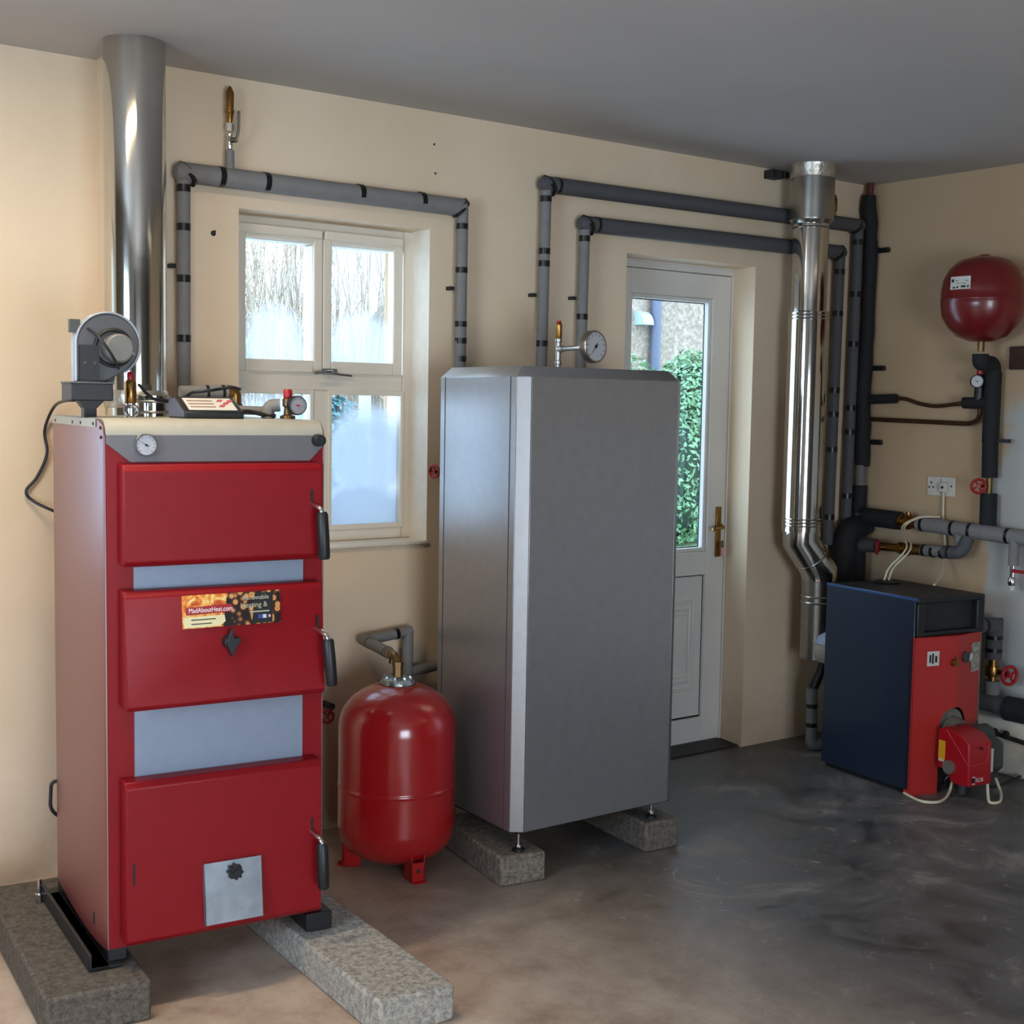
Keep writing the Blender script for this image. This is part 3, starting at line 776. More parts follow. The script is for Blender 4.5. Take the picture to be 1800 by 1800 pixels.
    fpo = fp.build('air_flap', GALV, d3, bevel=.001)
    kk = MB(); star_knob(kk, (.287, -.078, .311), (0, -1, 0), .0175, .016, 8); kk.build('flap_knob', BLACKP, d3)
    # slots in the side panel, rail it stands on, bolt
    MB().box(bow(.09)-.0012, bow(.09)+.001, .085, .095, .175, .205).build('side_slot', BLACK, t)
    rl = MB(); rl.box(-.045, .03, -.02, Dp+.02, .102, .110); rl.box(.0, .045, 0, Dp, .110, .142); rl.prism([(-.05, .102), (-.05, .145), (-.042, .145), (-.042, .11), (.0, .11), (0, .102)], 'y', -.02, Dp-.02)
    rl.build('base_rail', BLACKP, t, bevel=.002)
    rr = MB(); rr.box(Wd-.05, Wd+.02, -.02, Dp+.02, .095, .142); rr.build('base_rail', BLACKP, t, bevel=.002)
    dp_ = MB(); dp_.tube(bend([(.02, Dp+.01, .41), (-.012, Dp+.012, .41), (-.016, Dp+.012, .33), (.02, Dp+.012, .30)], .03), .005, 8); dp_.build('drain_hose', BLACKP, t)
    bo = MB(); bo.cyl((-.058, Dp-.05, .10), (-.058, Dp-.05, .165), .006, n=10); bo.cyl((-.058, Dp-.05, .112), (-.058, Dp-.05, .124), .013, n=6)
    bo.build('levelling_bolt', CHROME, t)
    return t
def thing_part(name, parent):
    o = bpy.data.objects.new(name, None); col.objects.link(o); o.parent = parent; o.empty_display_size = .02
    return o
boiler()

# frame of the boiler for things standing on its top: u across, v back
BM = Matrix.Translation((1.10, -.90, 0)) @ Matrix.Rotation(R_(-6), 4, 'Z')
def on_top(u, v, z=1.41):
    p = BM @ Vector((u, v, z)); return (p.x, p.y, p.z)

def draught_fan():
    t = thing('draught_fan', 'grey centrifugal fan on a black box, standing on the boiler top at the wall end', 'fan', on_top(.012, .20), R_(-6))
    b = MB(); b.box(-.052, .047, -.055, .055, .04, .083); b.build('control_box', BLACKP, t, bevel=.003)
    s = MB(); s.box(-.014, .016, -.016, .016, 0, .042); s.prism([(-.03, .042), (-.014, .022), (.016, .022), (.036, .042)], 'y', -.02, .02); s.build('pedestal', BLACKP, t)
    lid = MB(); lid.box(-.054, .049, -.057, .057, .081, .086); lid.build('box_lid', FANG, t, bevel=.001)
    # scroll housing, axis towards the reader
    cx, cz, Rr, dp = .045, .178, .075, .035
    pts = []
    for i in range(33):
        a = R_(-30+i*(270)/32); rad = Rr*(1.0 + .0*i)
        pts.append((cx+rad*math.cos(a), cz+rad*math.sin(a)))
    outer = [(cx+Rr*math.cos(R_(a)), cz+Rr*math.sin(R_(a))) for a in range(-60, 181, 8)] + [(cx-Rr, .086), (cx-.01, .086)]
    h = MB(); h.prism(outer, 'y', -dp*.5, dp*.6); h.build('scroll_housing', FANG, t, bevel=.003)
    rim = MB()
    op = [(cx+(Rr+.002)*math.cos(R_(a)), 0, cz+(Rr+.002)*math.sin(R_(a))) for a in range(-60, 181, 6)] + [(cx-Rr-.002, 0, .088)]
    for yy in (-dp*.5, dp*.6): rim.tube([(p[0], yy, p[2]) for p in op], .003, 8)
    rim.prism([(cx-Rr-.0035, .088), (cx-Rr-.0035, cz)]+[(cx+(Rr+.0035)*math.cos(R_(a)), cz+(Rr+.0035)*math.sin(R_(a))) for a in range(176, 119, -8)]+[(cx+(Rr-.001)*math.cos(R_(a)), cz+(Rr-.001)*math.sin(R_(a))) for a in range(120, 181, 8)]+[(cx-Rr+.001, .088)], 'y', -dp*.4, dp*.5)
    rim.build('housing_rim', FANR, t)
    ring = MB(); ring.torus((cx+.012, -dp*.5-.001, cz-.008), (0, 1, 0), .044, .005, 32, 8); ring.build('inlet_ring', BLACKP, t)
    m = MB(); m.lathe([(.034, 0), (.036, .004), (.036, .034), (.034, .040), (.032, .0415), (.030, .042), (.028, .042), (0, .042)], (cx+.018, -dp*.5, cz-.010), (0, -1, 0), 28)
    m.cyl((cx+.049, -dp*.5-.036, cz-.022), (cx+.049, -dp*.5-.046, cz-.022), .003, n=8)
    m.build('fan_motor', MOTOR, t)
    br = MB(); br.box(-.026, .020, -dp*.5-.014, -dp*.5-.001, .086, .174, 0)
    for x in (-.016, .008): br.cyl((x, -dp*.5-.014, .132), (x, -dp*.5-.017, .132), .004, n=10, m=1)
    br.build('mounting_plate', [BLACKP, CHROME], t)
    c = MB(); c.tube(spline([(-.006, -dp*.5-.012, .214), (.012, -dp*.5-.05, .190), (.040, -dp*.5-.055, .150), (.060, -dp*.5-.04, .118)]), .0035, 8); c.build('fan_lead', BLACKP, t)
    fl = MB(); fl.cyl((.035, .0, .10), (.035, .03, .10), .03, n=18); fl.build('outlet_neck', DARKG, t)
    MB().box(-.042, -.018, .0, .02, .205, .237).build('terminal_box', DARKG, t)
    return t
draught_fan()
o = MB().tube(spline([(1.165, -.62, 1.452), (1.13, -.55, 1.45), (1.20, -.35, 1.45), (1.272, -.012, 1.43), (1.264, .055, 1.36), (1.27, .055, 1.29), (1.24, .055, 1.22), (1.208, .055, 1.18), (1.226, .05, 1.15), (1.275, .0, 1.12), (1.33, -.1, 1.09)]), .0045, 8).build('fan_cable', BLACKP)
tag(o, 'thin black cable looping down the wall from the fan behind the red boiler', 'cable')

def relief_valve():
    t = thing('safety_valve', 'brass cylinder valve with red cap standing on the boiler top beside the fan', 'valve', on_top(.124, .235), R_(-6))
    MB().lathe([(.016, 0), (.016, .022), (.012, .026), (.012, .034)], n=16).build('valve_base', CHROME, t)
    w = MB(); w.torus((0, -.012, .014), (0, -1, .3), .016, .005); w.cyl((.012, 0, .012), (.032, 0, .012), .009, n=14); w.build('lock_nut', STEELB, t)
    MB().lathe([(.012, .034), (.0145, .038), (.0145, .088), (.010, .094)], n=24).build('valve_body', BRASS, t)
    MB().lathe([(.0085, .092), (.009, .098), (.009, .110), (.006, .114)], n=18).build('valve_cap', VALVE_RED, t)
relief_valve()

def flue_collar():
    t = thing('flue_clamp_collar', 'low silver collar with clamp rings on the boiler top behind the brass valve', 'collar', on_top(.225, .40))
    MB().lathe([(.052, 0), (.052, .045), (.055, .047), (.055, .055), (.050, .057), (.044, .057), (.044, .004)], n=36).build('collar_ring', STEEL, t)
    r = MB(); r.torus((0, 0, .012), (0, 0, 1), .054, .004, 36); r.torus((0, 0, .040), (0, 0, 1), .054, .004, 36); r.box(.045, .075, -.04, -.02, .03, .05); r.build('clamp_ring', STEELB, t)
flue_collar()

def controller():
    t = thing('boiler_controller', 'low black control unit with sloping striped label on the boiler top', 'control unit', on_top(.295, .17), R_(-6))
    b = MB(); b.prism([(-.065, 0), (.075, 0), (.075, .050), (.02, .054), (-.065, .016)], 'x', -.072, .080); b.build('unit_case', BLACKP, t, bevel=.003)
    sd = MB(); sd.prism([(-.060, .004), (.07, .004), (.07, .046), (.02, .050), (-.060, .016)], 'x', -.0735, -.0715); sd.build('end_cap', mat('grey_blue_plastic', '5A6074', .5), t)
    sl = math.atan2(.038, .085); F = Matrix.Translation((0, -.0225, .0358)) @ Matrix.Rotation(sl, 4, 'X')
    lab = MB(); lab.T = F; lab.box(-.058, .066, -.036, .034, .0, .0012); lo = lab.build('unit_label', LABELW, t)
    st = MB(); st.T = F
    for y in (-.022, -.004, .014): st.box(-.05, .015, y, y+.006, .0012, .0018)
    st.build('label_stripe', mat('brown_ink', '8A7468', .5), lo)
    rd = MB(); rd.T = F
    for i, (x, y) in enumerate(((.022, -.02), (.036, -.004), (.024, .012), (.05, .01))): rd.add([(x, y, .0016), (x+.014, y, .0016), (x+.022, y+.014, .0016), (x+.008, y+.014, .0016)], [(0, 1, 2, 3)])
    rd.build('label_mark', mat('pink_red_ink', 'B4545C', .5), lo)
controller()
o = MB().tube(spline([on_top(.135, .20, 1.492), on_top(.17, .22, 1.462), on_top(.21, .24, 1.452), on_top(.26, .26, 1.456), on_top(.30, .30, 1.474), on_top(.345, .36, 1.478), on_top(.40, .42, 1.484), on_top(.45, .42, 1.492), on_top(.475, .42, 1.487)]), .0042, 8).build('sensor_cable', BLACKP)
tag(o, 'black cable running over the boiler top from the fan to the brass elbow', 'cable')

def flow_pipe():
    t = thing('flow_pipe', 'short grey lagged pipe with brass elbow behind the black control unit', 'pipe', on_top(.39, .46))
    a, b = Vector(on_top(.318, .46, 1.474)), Vector(on_top(.450, .46, 1.479))
    MB().tube([a, b], .020, 18).build('pipe_lagging', GREYF, t, world=True)
    for k in (.56, .9):
        p = a+(b-a)*k; d = (b-a).normalized()*.004
        MB().cyl(p-d, p+d, .0208, n=18).build('tape_band', TAPE, t, world=True)
    e = MB(); e.tube(bend([b-(b-a).normalized()*.004, Vector(on_top(.474, .46, 1.480)), Vector(on_top(.474, .46, 1.41))], .02), .0165, 18)
    e.cyl(on_top(.452, .46, 1.4795), on_top(.462, .46, 1.4795), .0195, n=18); e.cyl(on_top(.474, .46, 1.425), on_top(.474, .46, 1.447), .020, n=18)
    e.build('brass_elbow', BRASS, t, world=True)
flow_pipe()
def gauge_group():
    t = thing('boiler_safety_group', 'brass fitting with pressure gauge and red cap at the boiler top near the window', 'gauge', on_top(.528, .20), R_(-6))
    v = MB(); v.lathe([(.020, 0), (.020, .008), (.011, .012), (.009, .03), (.014, .034), (.014, .052), (.009, .056)], n=20); v.build('valve_body', BRASSD, t)
    MB().lathe([(.0105, .054), (.012, .058), (.012, .074), (.009, .078)], n=18).build('valve_cap', VALVE_RED, t)
    MB().cyl((0, 0, .04), (.006, -.034, .036), .009, n=14).build('gauge_arm', BRASSD, t)
    g = thing_part('pressure_gauge', t)
    gauge_parts(g, (.008, -.05, .036), (.0, -1, 0), .0255, .016, BLACKP, DIALG, 95, ink=VALVE_RED)
    c = MB(); c.tube(bend([(-.014, .02, .036), (-.042, .03, .034), (-.045, .03, .0)], .02), .017, 16); c.build('grey_elbow', GREYF, t)
    p = MB(); p.tube([(-.045, .05, .02), (-.14, .08, .022)], .012, 14); p.build('pipe_lagging', GREYF, t)
gauge_group()
o = MB().tube(spline([on_top(.395, .22, 1.424), on_top(.43, .23, 1.428), on_top(.47, .22, 1.420), on_top(.50, .215, 1.417)]), .0055, 8).build('sensor_lead', BLACKP)
tag(o, 'short black lead lying on the boiler top between control unit and pressure gauge', 'cable')

# ------------------------------------------------------------------ flues
def left_flue():
    t = thing('boiler_flue', 'wide polished steel flue rising behind the red boiler', 'flue', (1.446, -.2, .95))
    MB().lathe([(.0865, .95), (.0865, 2.46)], (1.446, -.2, 0), n=64).build('flue_tube', STEEL, t, world=True)
    tape = MB(); tape.lathe([(.0875, 1.43), (.090, 1.435), (.090, 1.475), (.0875, 1.48)], (1.446, -.2, 0), n=48)
    tape.build('foil_band', FOIL, t, world=True)
    tp = MB(); tp.cyl((1.446, -.2, 1.03), tuple(BM @ Vector((.30, .53, 1.03))), .075, n=32); tp.build('flue_tee', STEELB, t, world=True)
left_flue()
def right_flue():
    t = thing('oil_boiler_flue', 'polished steel flue with offset elbow rising behind the navy oil boiler', 'flue', (4.42, -.16, .40))
    x, y = 4.345, -.172
    lo = Vector((4.443, -.195, .70)); 
    # lower length, offset elbow, upright, thinner top section
    MB().lathe([(.070, .40), (.070, .735), (.074, .74), (.074, .752)], (4.443, -.195, 0), n=36).build('flue_section', STEELB, t, world=True)
    e = MB(); e.tube([(4.443, -.195, .735), (4.443, -.195, .775), (x, y, .905), (x, y, .95)], .0745, 36)
    e.build('flue_elbow', STEEL, t, world=True)
    er = MB(); d = (Vector((x, y, .905))-Vector((4.443, -.195, .775))).normalized()
    mid = Vector((4.443, -.195, .775))*.45+Vector((x, y, .905))*.55
    er.torus(mid-d*.02, d, .0745, .003, 36, 6); er.build('elbow_seam', STEELB, t, world=True)
    MB().lathe([(.0815, .945), (.0815, 1.86)], (x, y, 0), n=48).build('flue_section', STEEL, t, world=True)
    MB().lathe([(.0725, 1.85), (.0725, 2.245)], (x, y, 0), n=48).build('flue_section', STEEL, t, world=True)
    MB().lathe([(.078, 2.22), (.0905, 2.235), (.0905, 2.43)], (x, y, 0), n=48).build('flue_section', STEELB, t, world=True)
    for z, r in ((.985, .0815), (1.845, .0815)):
        b = MB()
        for dz in (-.014, 0, .014): b.torus((x, y, z+dz), (0, 0, 1), r, .0035, 48, 6)
        b.build('joint_band', STEEL, t, world=True)
    b = MB(); b.torus((x, y, 2.228), (0, 0, 1), .080, .004, 48, 6); b.torus((x, y, 2.205), (0, 0, 1), .074, .003, 48, 6); b.build('joint_band', STEELB, t, world=True)
    b = MB(); b.torus((4.443, -.195, .665), (0, 0, 1), .071, .004, 40, 6); b.torus((4.443, -.195, .64), (0, 0, 1), .071, .005, 40, 6); b.build('joint_band', STEELB, t, world=True)
    c = MB(); c.lathe([(.091, 2.405), (.094, 2.41), (.097, 2.445), (.10, 2.4599)], (x, y, 0), n=40); c.build('ceiling_collar', FOIL, t, world=True)
right_flue()
def strap():
    t = thing('flue_wall_bracket', 'small dark metal bracket beside the flue just under the ceiling', 'bracket', (4.32, -.03, 2.43))
    m = MB(); m.box(4.235, 4.30, -.05, -.001, 2.415, 2.449); m.box(4.30, 4.33, -.06, -.045, 2.42, 2.445); m.build('bracket_plate', IRON, t, world=True, bevel=.002)
    q = MB()
    for z in (2.425, 2.432, 2.440): q.cyl((4.268, -.05, z), (4.268, -.056, z), .004, n=8)
    for z in (2.425, 2.440): q.cyl((4.288, -.05, z), (4.288, -.056, z), .004, n=8)
    q.build('screw', CHROME, t, world=True)
strap()

# ------------------------------------------------------------------ lagged pipe runs on the back wall
def band(t, p, axis, r, w=.011):
    p = Vector(p); a = Vector(axis).normalized()
    MB().cyl(p-a*w, p+a*w, r+.0012, n=20).build('tape_band', TAPE, t, world=True)
def corner(t, c, d1, d2, r):
    """tape around a mitred corner"""
    c = Vector(c); d1, d2 = Vector(d1).normalized(), Vector(d2).normalized(); n = (d1-d2).normalized()
    b = MB(); 
    k = MB(); nn = (d1+d2).normalized(); w = d1.cross(d2).normalized()
    ring = []
    for i in range(24):
        a = 2*PI*i/24
        ring.append(nn*math.cos(a)*r*1.44 + w*math.sin(a)*(r+.0015))
    vs_ = [c+p*1.0-n*.010 for p in ring]+[c+p-n*-.010 for p in ring]
    k.add(vs_, [list(range(24))[::-1], list(range(24, 48))]+[(i, (i+1) % 24, 24+(i+1) % 24, 24+i) for i in range(24)])
    k.build('corner_tape', TAPE, t, world=True)
def window_pipe():
    t = thing('window_pipe_run', 'grey lagged pipe framing the window on three sides', 'pipe', (1.657, -.045, 1.40))
    y = -.045; xa, xb, zt = 1.657, 2.683, 2.142; r, R = .0205, .031
    MB().tube([(xa, y, 1.36), (xa, y, zt)], r, 20).build('pipe_lagging', GREYF, t, world=True)
    MB().tube([(xa, y, zt), (xb, y, zt-.004)], R, 24).build('pipe_lagging', GREYF, t, world=True)
    MB().tube([(xb, y, zt-.004), (xb-.004, y, 1.30)], r, 20).build('pipe_lagging', GREYF, t, world=True)
    e = MB(); e.lathe([(0, -.031), (.02, -.026), (.031, -.01), (.031, .006), (.02, .022), (0, .026)], (xa, y, zt), (1, 0, 0), 20); e.build('pipe_end', GREYF, t, world=True)
    for z in (2.094, 1.978, 1.823, 1.642): band(t, (xa, y, z), (0, 0, 1), r)
    for x in (1.777, 1.929, 2.27, 2.51): band(t, (x, y, zt), (1, 0, 0), R, .009)
    for z in (2.073, 1.922, 1.735, 1.677, 1.614): band(t, (xb-.001, y, z), (0, 0, 1), r, .010)
    corner(t, (xa+.012, y, zt-.004), (1, 0, 0), (0, 0, -1), .029)
    corner(t, (xb-.012, y, zt-.006), (-1, 0, 0), (0, 0, -1), .029)
    # riser with isolating valve and air vent
    MB().tube([(1.809, y, zt+.02), (1.809, y, 2.226)], .0135, 16).build('pipe_lagging', GREYF, t, world=True)
    v = MB(); v.lathe([(.007, 2.226), (.010, 2.232), (.010, 2.262), (.008, 2.27), (.010, 2.276)], (1.809, y, 0), n=14)
    v.lathe([(.013, 2.284), (.013, 2.308)], (1.809, y, 0), n=6); v.build('isolating_valve', CHROME, t, world=True)
    lv = MB(); lv.tube(bend([(1.809, y-.01, 2.256), (1.822, y-.02, 2.256), (1.828, y-.022, 2.29), (1.83, y-.02, 2.345)], .01), .0045, 8); lv.cyl((1.809, y-.008, 2.256), (1.822, y-.024, 2.256), .008, n=12); lv.build('valve_lever', STEELB, t, world=True)
    a = MB(); a.lathe([(.007, 2.308), (.0085, 2.312), (.012, 2.338), (.014, 2.340), (.014, 2.348), (.012, 2.35), (.013, 2.40), (.009, 2.41), (.004, 2.42)], (1.809, y, 0), n=18); a.build('air_vent', BRASS, t, world=True)
    for x, z in ((xb-.028, 1.859), (xa-.026, 1.862)): 
        MB().box(x-.008, x+.008, -.03, 0, z-.006, z+.006).build('pipe_clip', IRON, t, world=True)
window_pipe()
def door_pipe(name, label, xa, xb, za, zb, zlow, zend, va, ha, vb, clip):
    t = thing(name, label, 'pipe', (xa, -.045, zlow)); y = -.045; r, R = .0205, .030
    MB().tube([(xa-.01, y, zlow), (xa, y, za)], r, 20).build('pipe_lagging', GREYF, t, world=True)
    MB().tube([(xa, y, za), (xb, y, zb)], R, 24).build('pipe_lagging', GREYD, t, world=True)
    MB().tube([(xb, y, zb), (xb-.012, y, zend)], .024, 20).build('pipe_lagging', GREYD, t, world=True)
    e = MB(); e.lathe([(0, -.030), (.02, -.026), (.030, -.01), (.030, .006)], (xa, y, za), (1, 0, 0), 20); e.build('pipe_end', GREYD, t, world=True)
    e = MB(); e.lathe([(0, -.030), (.02, -.026), (.030, -.01), (.030, .006)], (xb, y, zb), (-1, 0, 0), 20); e.build('pipe_end', GREYD, t, world=True)
    for z in va: band(t, (xa-.01*(za-z)/(za-zlow), y, z), (0, 0, 1), r)
    for x in ha: band(t, (x, y, za+(zb-za)*(x-xa)/(xb-xa)), (1, 0, 0), R, .006)
    for z in vb: band(t, (xb-.012*(zb-z)/(zb-zend), y, z), (0, 0, 1), .024, .012)
    corner(t, (xa+.012, y, za-.004), (1, 0, 0), (0, 0, -1), .029)
    corner(t, (xb-.012, y, zb-.004), (-1, 0, 0), (0, 0, -1), .029)
    for x, z in clip: MB().box(x-.008, x+.008, -.03, 0, z-.006, z+.006).build('pipe_clip', IRON, t, world=True)
door_pipe('upper_door_pipe_run', 'upper and longer of the two dark lagged pipes over the door', 3.050, 4.798, 2.258, 2.268, 1.30, .90,
          (2.205, 2.017, 1.972, 1.682), (3.10,), (2.195, 1.968, 1.749, 1.467, 1.360, 1.074), [(3.018, 1.858), (4.71, 1.842)])
door_pipe('lower_door_pipe_run', 'lower and shorter of the two dark lagged pipes over the door', 3.236, 4.682, 2.133, 2.143, 1.30, .86,
          (2.078, 1.789), (3.29,), (2.058, 1.877, 1.543, 1.438, 1.282, .984), [(3.206, 1.858), (4.62, 1.84)])

def black_riser():
    t = thing('black_riser_pipe', 'thick black foam-lagged pipe rising up the room corner to the ceiling', 'pipe', (4.87, -.05, .80)); y = -.05
    rnd = random.Random(2); pts = []; rs = []
    z = 2.405
    while z > 1.20:
        pts.append((4.876+.006*math.sin(z*7)+rnd.uniform(-.004, .004)+(.0 if z < 2.2 else -.012*(z-2.2)/.2), y+rnd.uniform(-.004, .004), z)); rs.append(.033+rnd.uniform(-.003, .004)); z -= .06
    MB().tube(pts, .032, 18, rs=rs).build('pipe_lagging', BLACKF, t, world=True)
    MB().tube([(4.862, y, 2.40), (4.866, y, 2.4599)], .016, 14).build('bare_pipe', mat('red_oxide_pipe', '5A2A26', .6), t, world=True)
    MB().tube([(4.873, y, 1.21), (4.87, y, 1.10)], .026, 16).build('bare_pipe', mat('grey_tape_wrap', '6A6660', .6, noise=.2), t, world=True)
    MB().tube([(4.87, y, 1.12), (4.868, y, .98)], .034, 18).build('pipe_lagging', BLACKF, t, world=True)
    for z in (2.165, 1.645, 1.315):
        MB().tube([(4.90, y-.01, z), (4.90, y-.085, z)], .012, 10).build('pipe_clip', BLACKP, t, world=True)
    # bundle of elbows behind the oil boiler
    b = MB(); b.tube(bend([(4.868, y, .99), (4.86, -.06, .93), (4.86, -.11, .95)], .04), .045, 18); b.build('elbow_lagging', mat('dark_blue_tape', '23303A', .4), t, world=True)
    c = MB(); c.tube(bend([(4.84, -.08, .935), (4.74, -.10, .925), (4.715, -.10, .86), (4.715, -.10, .55)], .06), .052, 20); c.build('elbow_lagging', BLACKF, t, world=True)
    c = MB(); c.tube([(4.80, -.09, .90), (4.80, -.09, .55)], .05, 18); c.build('drop_lagging', BLACKF, t, world=True)
black_riser()
def corner_vent():
    t = thing('automatic_air_vent', 'slim brass air vent standing on the upper lagged pipe beside the flue', 'vent', (4.636, -.045, 2.29))
    MB().lathe([(.008, 2.29), (.008, 2.315), (.012, 2.318), (.012, 2.365), (.009, 2.372), (.005, 2.385)], (4.636, -.045, 0), n=16).build('vent_body', BRASS, t, world=True)
corner_vent()

# ------------------------------------------------------------------ red floor tank and its pipe
def floor_tank():
    cx, cy, R = 2.192, -.440, .1835
    t = thing('expansion_tank', 'glossy red floor-standing expansion tank between red boiler and silver tank', 'expansion tank', (cx, cy, 0))
    pr = [(0, .030), (.06, .031), (.115, .042), (.155, .066), (.176, .098), (.1835, .14), (.1835, .262), (.1855, .265), (.1855, .271), (.1835, .274), (.1835, .452), (.180, .480), (.168, .512), (.145, .540), (.112, .563), (.075, .578), (.05, .584), (0, .586)]
    MB().lathe(pr, n=64).build('tank_body', TANK_RED, t)
    for a in (-98, 142, 22):
        f = MB(); f.T = Matrix.Rotation(R_(a), 4, 'Z')
        f.box(.112, .168, -.022, -.019, 0, .09); f.box(.112, .168, .019, .022, 0, .09); f.box(.160, .168, -.022, .022, 0, .060); f.box(.115, .185, -.022, .022, 0, .003)
        f.cyl((.1675, 0, .034), (.1685, 0, .034), .006, n=12, m=1)
        f.build('foot', [TANK_RED, BLACK], t, bevel=.0015)
    g = MB(); g.lathe([(.050, .580), (.054, .584), (.054, .590), (.048, .600), (.030, .606), (.0, .606)], n=40)
    for k in range(8):
        a = 2*PI*k/8; g.lathe([(.006, .598), (.006, .609), (0, .610)], (.040*math.cos(a), .040*math.sin(a), 0), n=6)
    g.build('tank_flange', mat('crinkled_galvanised', 'A9B4B6', .3, metal=.85, noise=.35, scale=60, bump=.8, bscale=70), t)
    MB().lathe([(.048, .574), (.058, .578), (.056, .583)], n=40).build('flange_gasket', BLACK, t)
    n = MB(); n.cyl((0, 0, .606), (0, 0, .640), .016, n=6); n.cyl((0, 0, .640), (0, 0, .652), .018, n=6); n.build('tank_connector', BRASSD, t)
floor_tank()
def loop_pipe():
    t = thing('tank_feed_pipe', 'grey lagged pipe loop from the wall to the top of the red floor tank', 'pipe', (2.47, -.06, .40))
    r = .0185
    MB().tube([(2.70, -.06, .545), (2.478, -.06, .525)], r, 18).build('pipe_lagging', GREYF, t, world=True)
    MB().tube([(2.467, -.06, .38), (2.467, -.06, .665)], r+.001, 18).build('pipe_lagging', GREYF, t, world=True)
    MB().tube([(2.480, -.06, .668), (2.292, -.06, .652), (2.212, -.352, .664)], r, 18).build('pipe_lagging', GREYF, t, world=True)
    p0, p1 = Vector((2.292, -.06, .652)), Vector((2.212, -.352, .664)); d = p1-p0
    band(t, p0+d*.25, d, r, .005); band(t, p0+d*.97, d, r, .006)
    q0, q1 = Vector((2.480, -.06, .668)), p0; band(t, q0+(q1-q0)*.32, q1-q0, r, .007)
    e = MB(); e.tube(bend([p1, Vector((2.194, -.42, .667)), Vector((2.192, -.440, .645))], .03), .0135, 16); e.cyl(p1-d*.01, p1+d*.06, .0165, n=16); e.build('brass_elbow', BRASSD, t, world=True)
    MB().tube([(2.207, -.372, .655), (2.200, -.378, .635)], .004, 8).build('drain_tap', BRASSD, t, world=True)
loop_pipe()
def small_valve(name, label, c, axis, to):
    t = thing(name, label, 'valve', c)
    wheel(t, c, axis, .021, VALVE_RED, to, IRON, world=True)
    MB().tube([to, (to[0], -.001, to[2])], .011, 12).build('pipe_stub', IRON, t, world=True)
small_valve('gate_valve', 'small red handwheel valve on the wall between window and silver tank', (2.548, -.09, 1.222), (-1, -.35, 0), (2.60, -.085, 1.222))
small_valve('gate_valve', 'small red handwheel valve low on the wall between red boiler and red floor tank', (2.130, -.10, .418), (-.3, -1, 0), (2.172, -.06, .438))

# ------------------------------------------------------------------ silver buffer tank
def silver_tank():
    xa, xb, ya, yb = 2.395, 3.062, -.790, -.278; c = .036; zb, zf, zt = .158, 1.541, 1.574
    t = thing('buffer_tank', 'tall silver-grey boxed buffer tank with chamfered corners standing on concrete blocks', 'buffer tank', (2.73, -.55, .158))
    oct_ = [(xa+c, ya), (xb-c, ya), (xb, ya+c*.75), (xb, yb-c), (xb-c, yb), (xa+.028+c, yb), (xa+.028, yb-c), (xa, ya+c*.75)]
    names = ['front_panel', 'corner_strip', 'side_panel', 'corner_strip', 'rear_panel', 'corner_strip', 'side_panel', 'corner_strip']
    cen = Vector((sum(p[0] for p in oct_)/8, sum(p[1] for p in oct_)/8, 0))
    for i in range(8):
        p, q = Vector((*oct_[i], 0)), Vector((*oct_[(i+1) % 8], 0)); d = (q-p).normalized(); nin = Vector((-d.y, d.x, 0))
        th = .012; e = d*.0006
        m = MB(); a = [p+e, q-e, q-e+nin*th-d*.004, p+e+nin*th+d*.004]
        m.prism([(v.x, v.y) for v in a], 'z', zb, zf)
        m.build(names[i], SILVER, t, world=True, bevel=.0012)
        if names[i] == 'side_panel' and i == 6:
            for yy in (ya+c*.75+.032, yb-c-.03):
                xx = xa+.028*(yy-ya-c*.75)/(yb-c-ya-c*.75)
                s = MB().box(xx-.0012, xx+.002, yy-.0012, yy+.0012, zb, zf); s.build('panel_seam', mat('seam_shadow_gap', '3A3B40', .5), t, world=True)
    core = MB(); core.prism([(cen.x+(p[0]-cen.x)*.96, cen.y+(p[1]-cen.y)*.94) for p in oct_], 'z', zb+.004, zf); core.build('inner_vessel', DARKG, t, world=True)
    top = MB(); k = .036
    ins = []
    for (x, y) in oct_:
        ins.append((min(max(x, xa+k), xb-k) if True else x, min(max(y, ya+k), yb-k)))
    ins = [(xa+k+.012, ya+k), (xb-k-.012, ya+k), (xb-k, ya+k+.012), (xb-k, yb-k-.012), (xb-k-.012, yb-k), (xa+.028+k+.012, yb-k), (xa+.028+k, yb-k-.012), (xa+k, ya+k+.012)]
    vs_ = [(x, y, zf) for x, y in oct_]+[(x, y, zt) for x, y in ins]
    top.add(vs_, [list(range(8, 16)), list(range(8))[::-1]]+[(i, (i+1) % 8, 8+(i+1) % 8, 8+i) for i in range(8)])
    top.build('top_cap', SILVER, t, world=True, bevel=.0015)
    MB().box(xa+.02, xb-.02, ya+.012, yb-.02, zb-.006, zb+.003).build('base_plate', IRON, t, world=True)
    for (x, y) in ((xa+.037, ya+.028), (xb-.072, ya+.038), (xa+.075, yb-.05), (xb-.03, yb-.05)):
        zt0 = .093 if x < 2.7 else .099
        f = MB(); f.cyl((x, y, zt0+.006), (x, y, zb), .0045, n=10, m=1); f.cyl((x, y, zt0+.012), (x, y, zt0+.020), .010, n=6, m=1); f.lathe([(.019, zt0), (.019, zt0+.008), (.008, zt0+.014)], (x, y, 0), n=18)
        f.build('levelling_foot', [BLACKP, CHROME], t, world=True)
silver_tank()
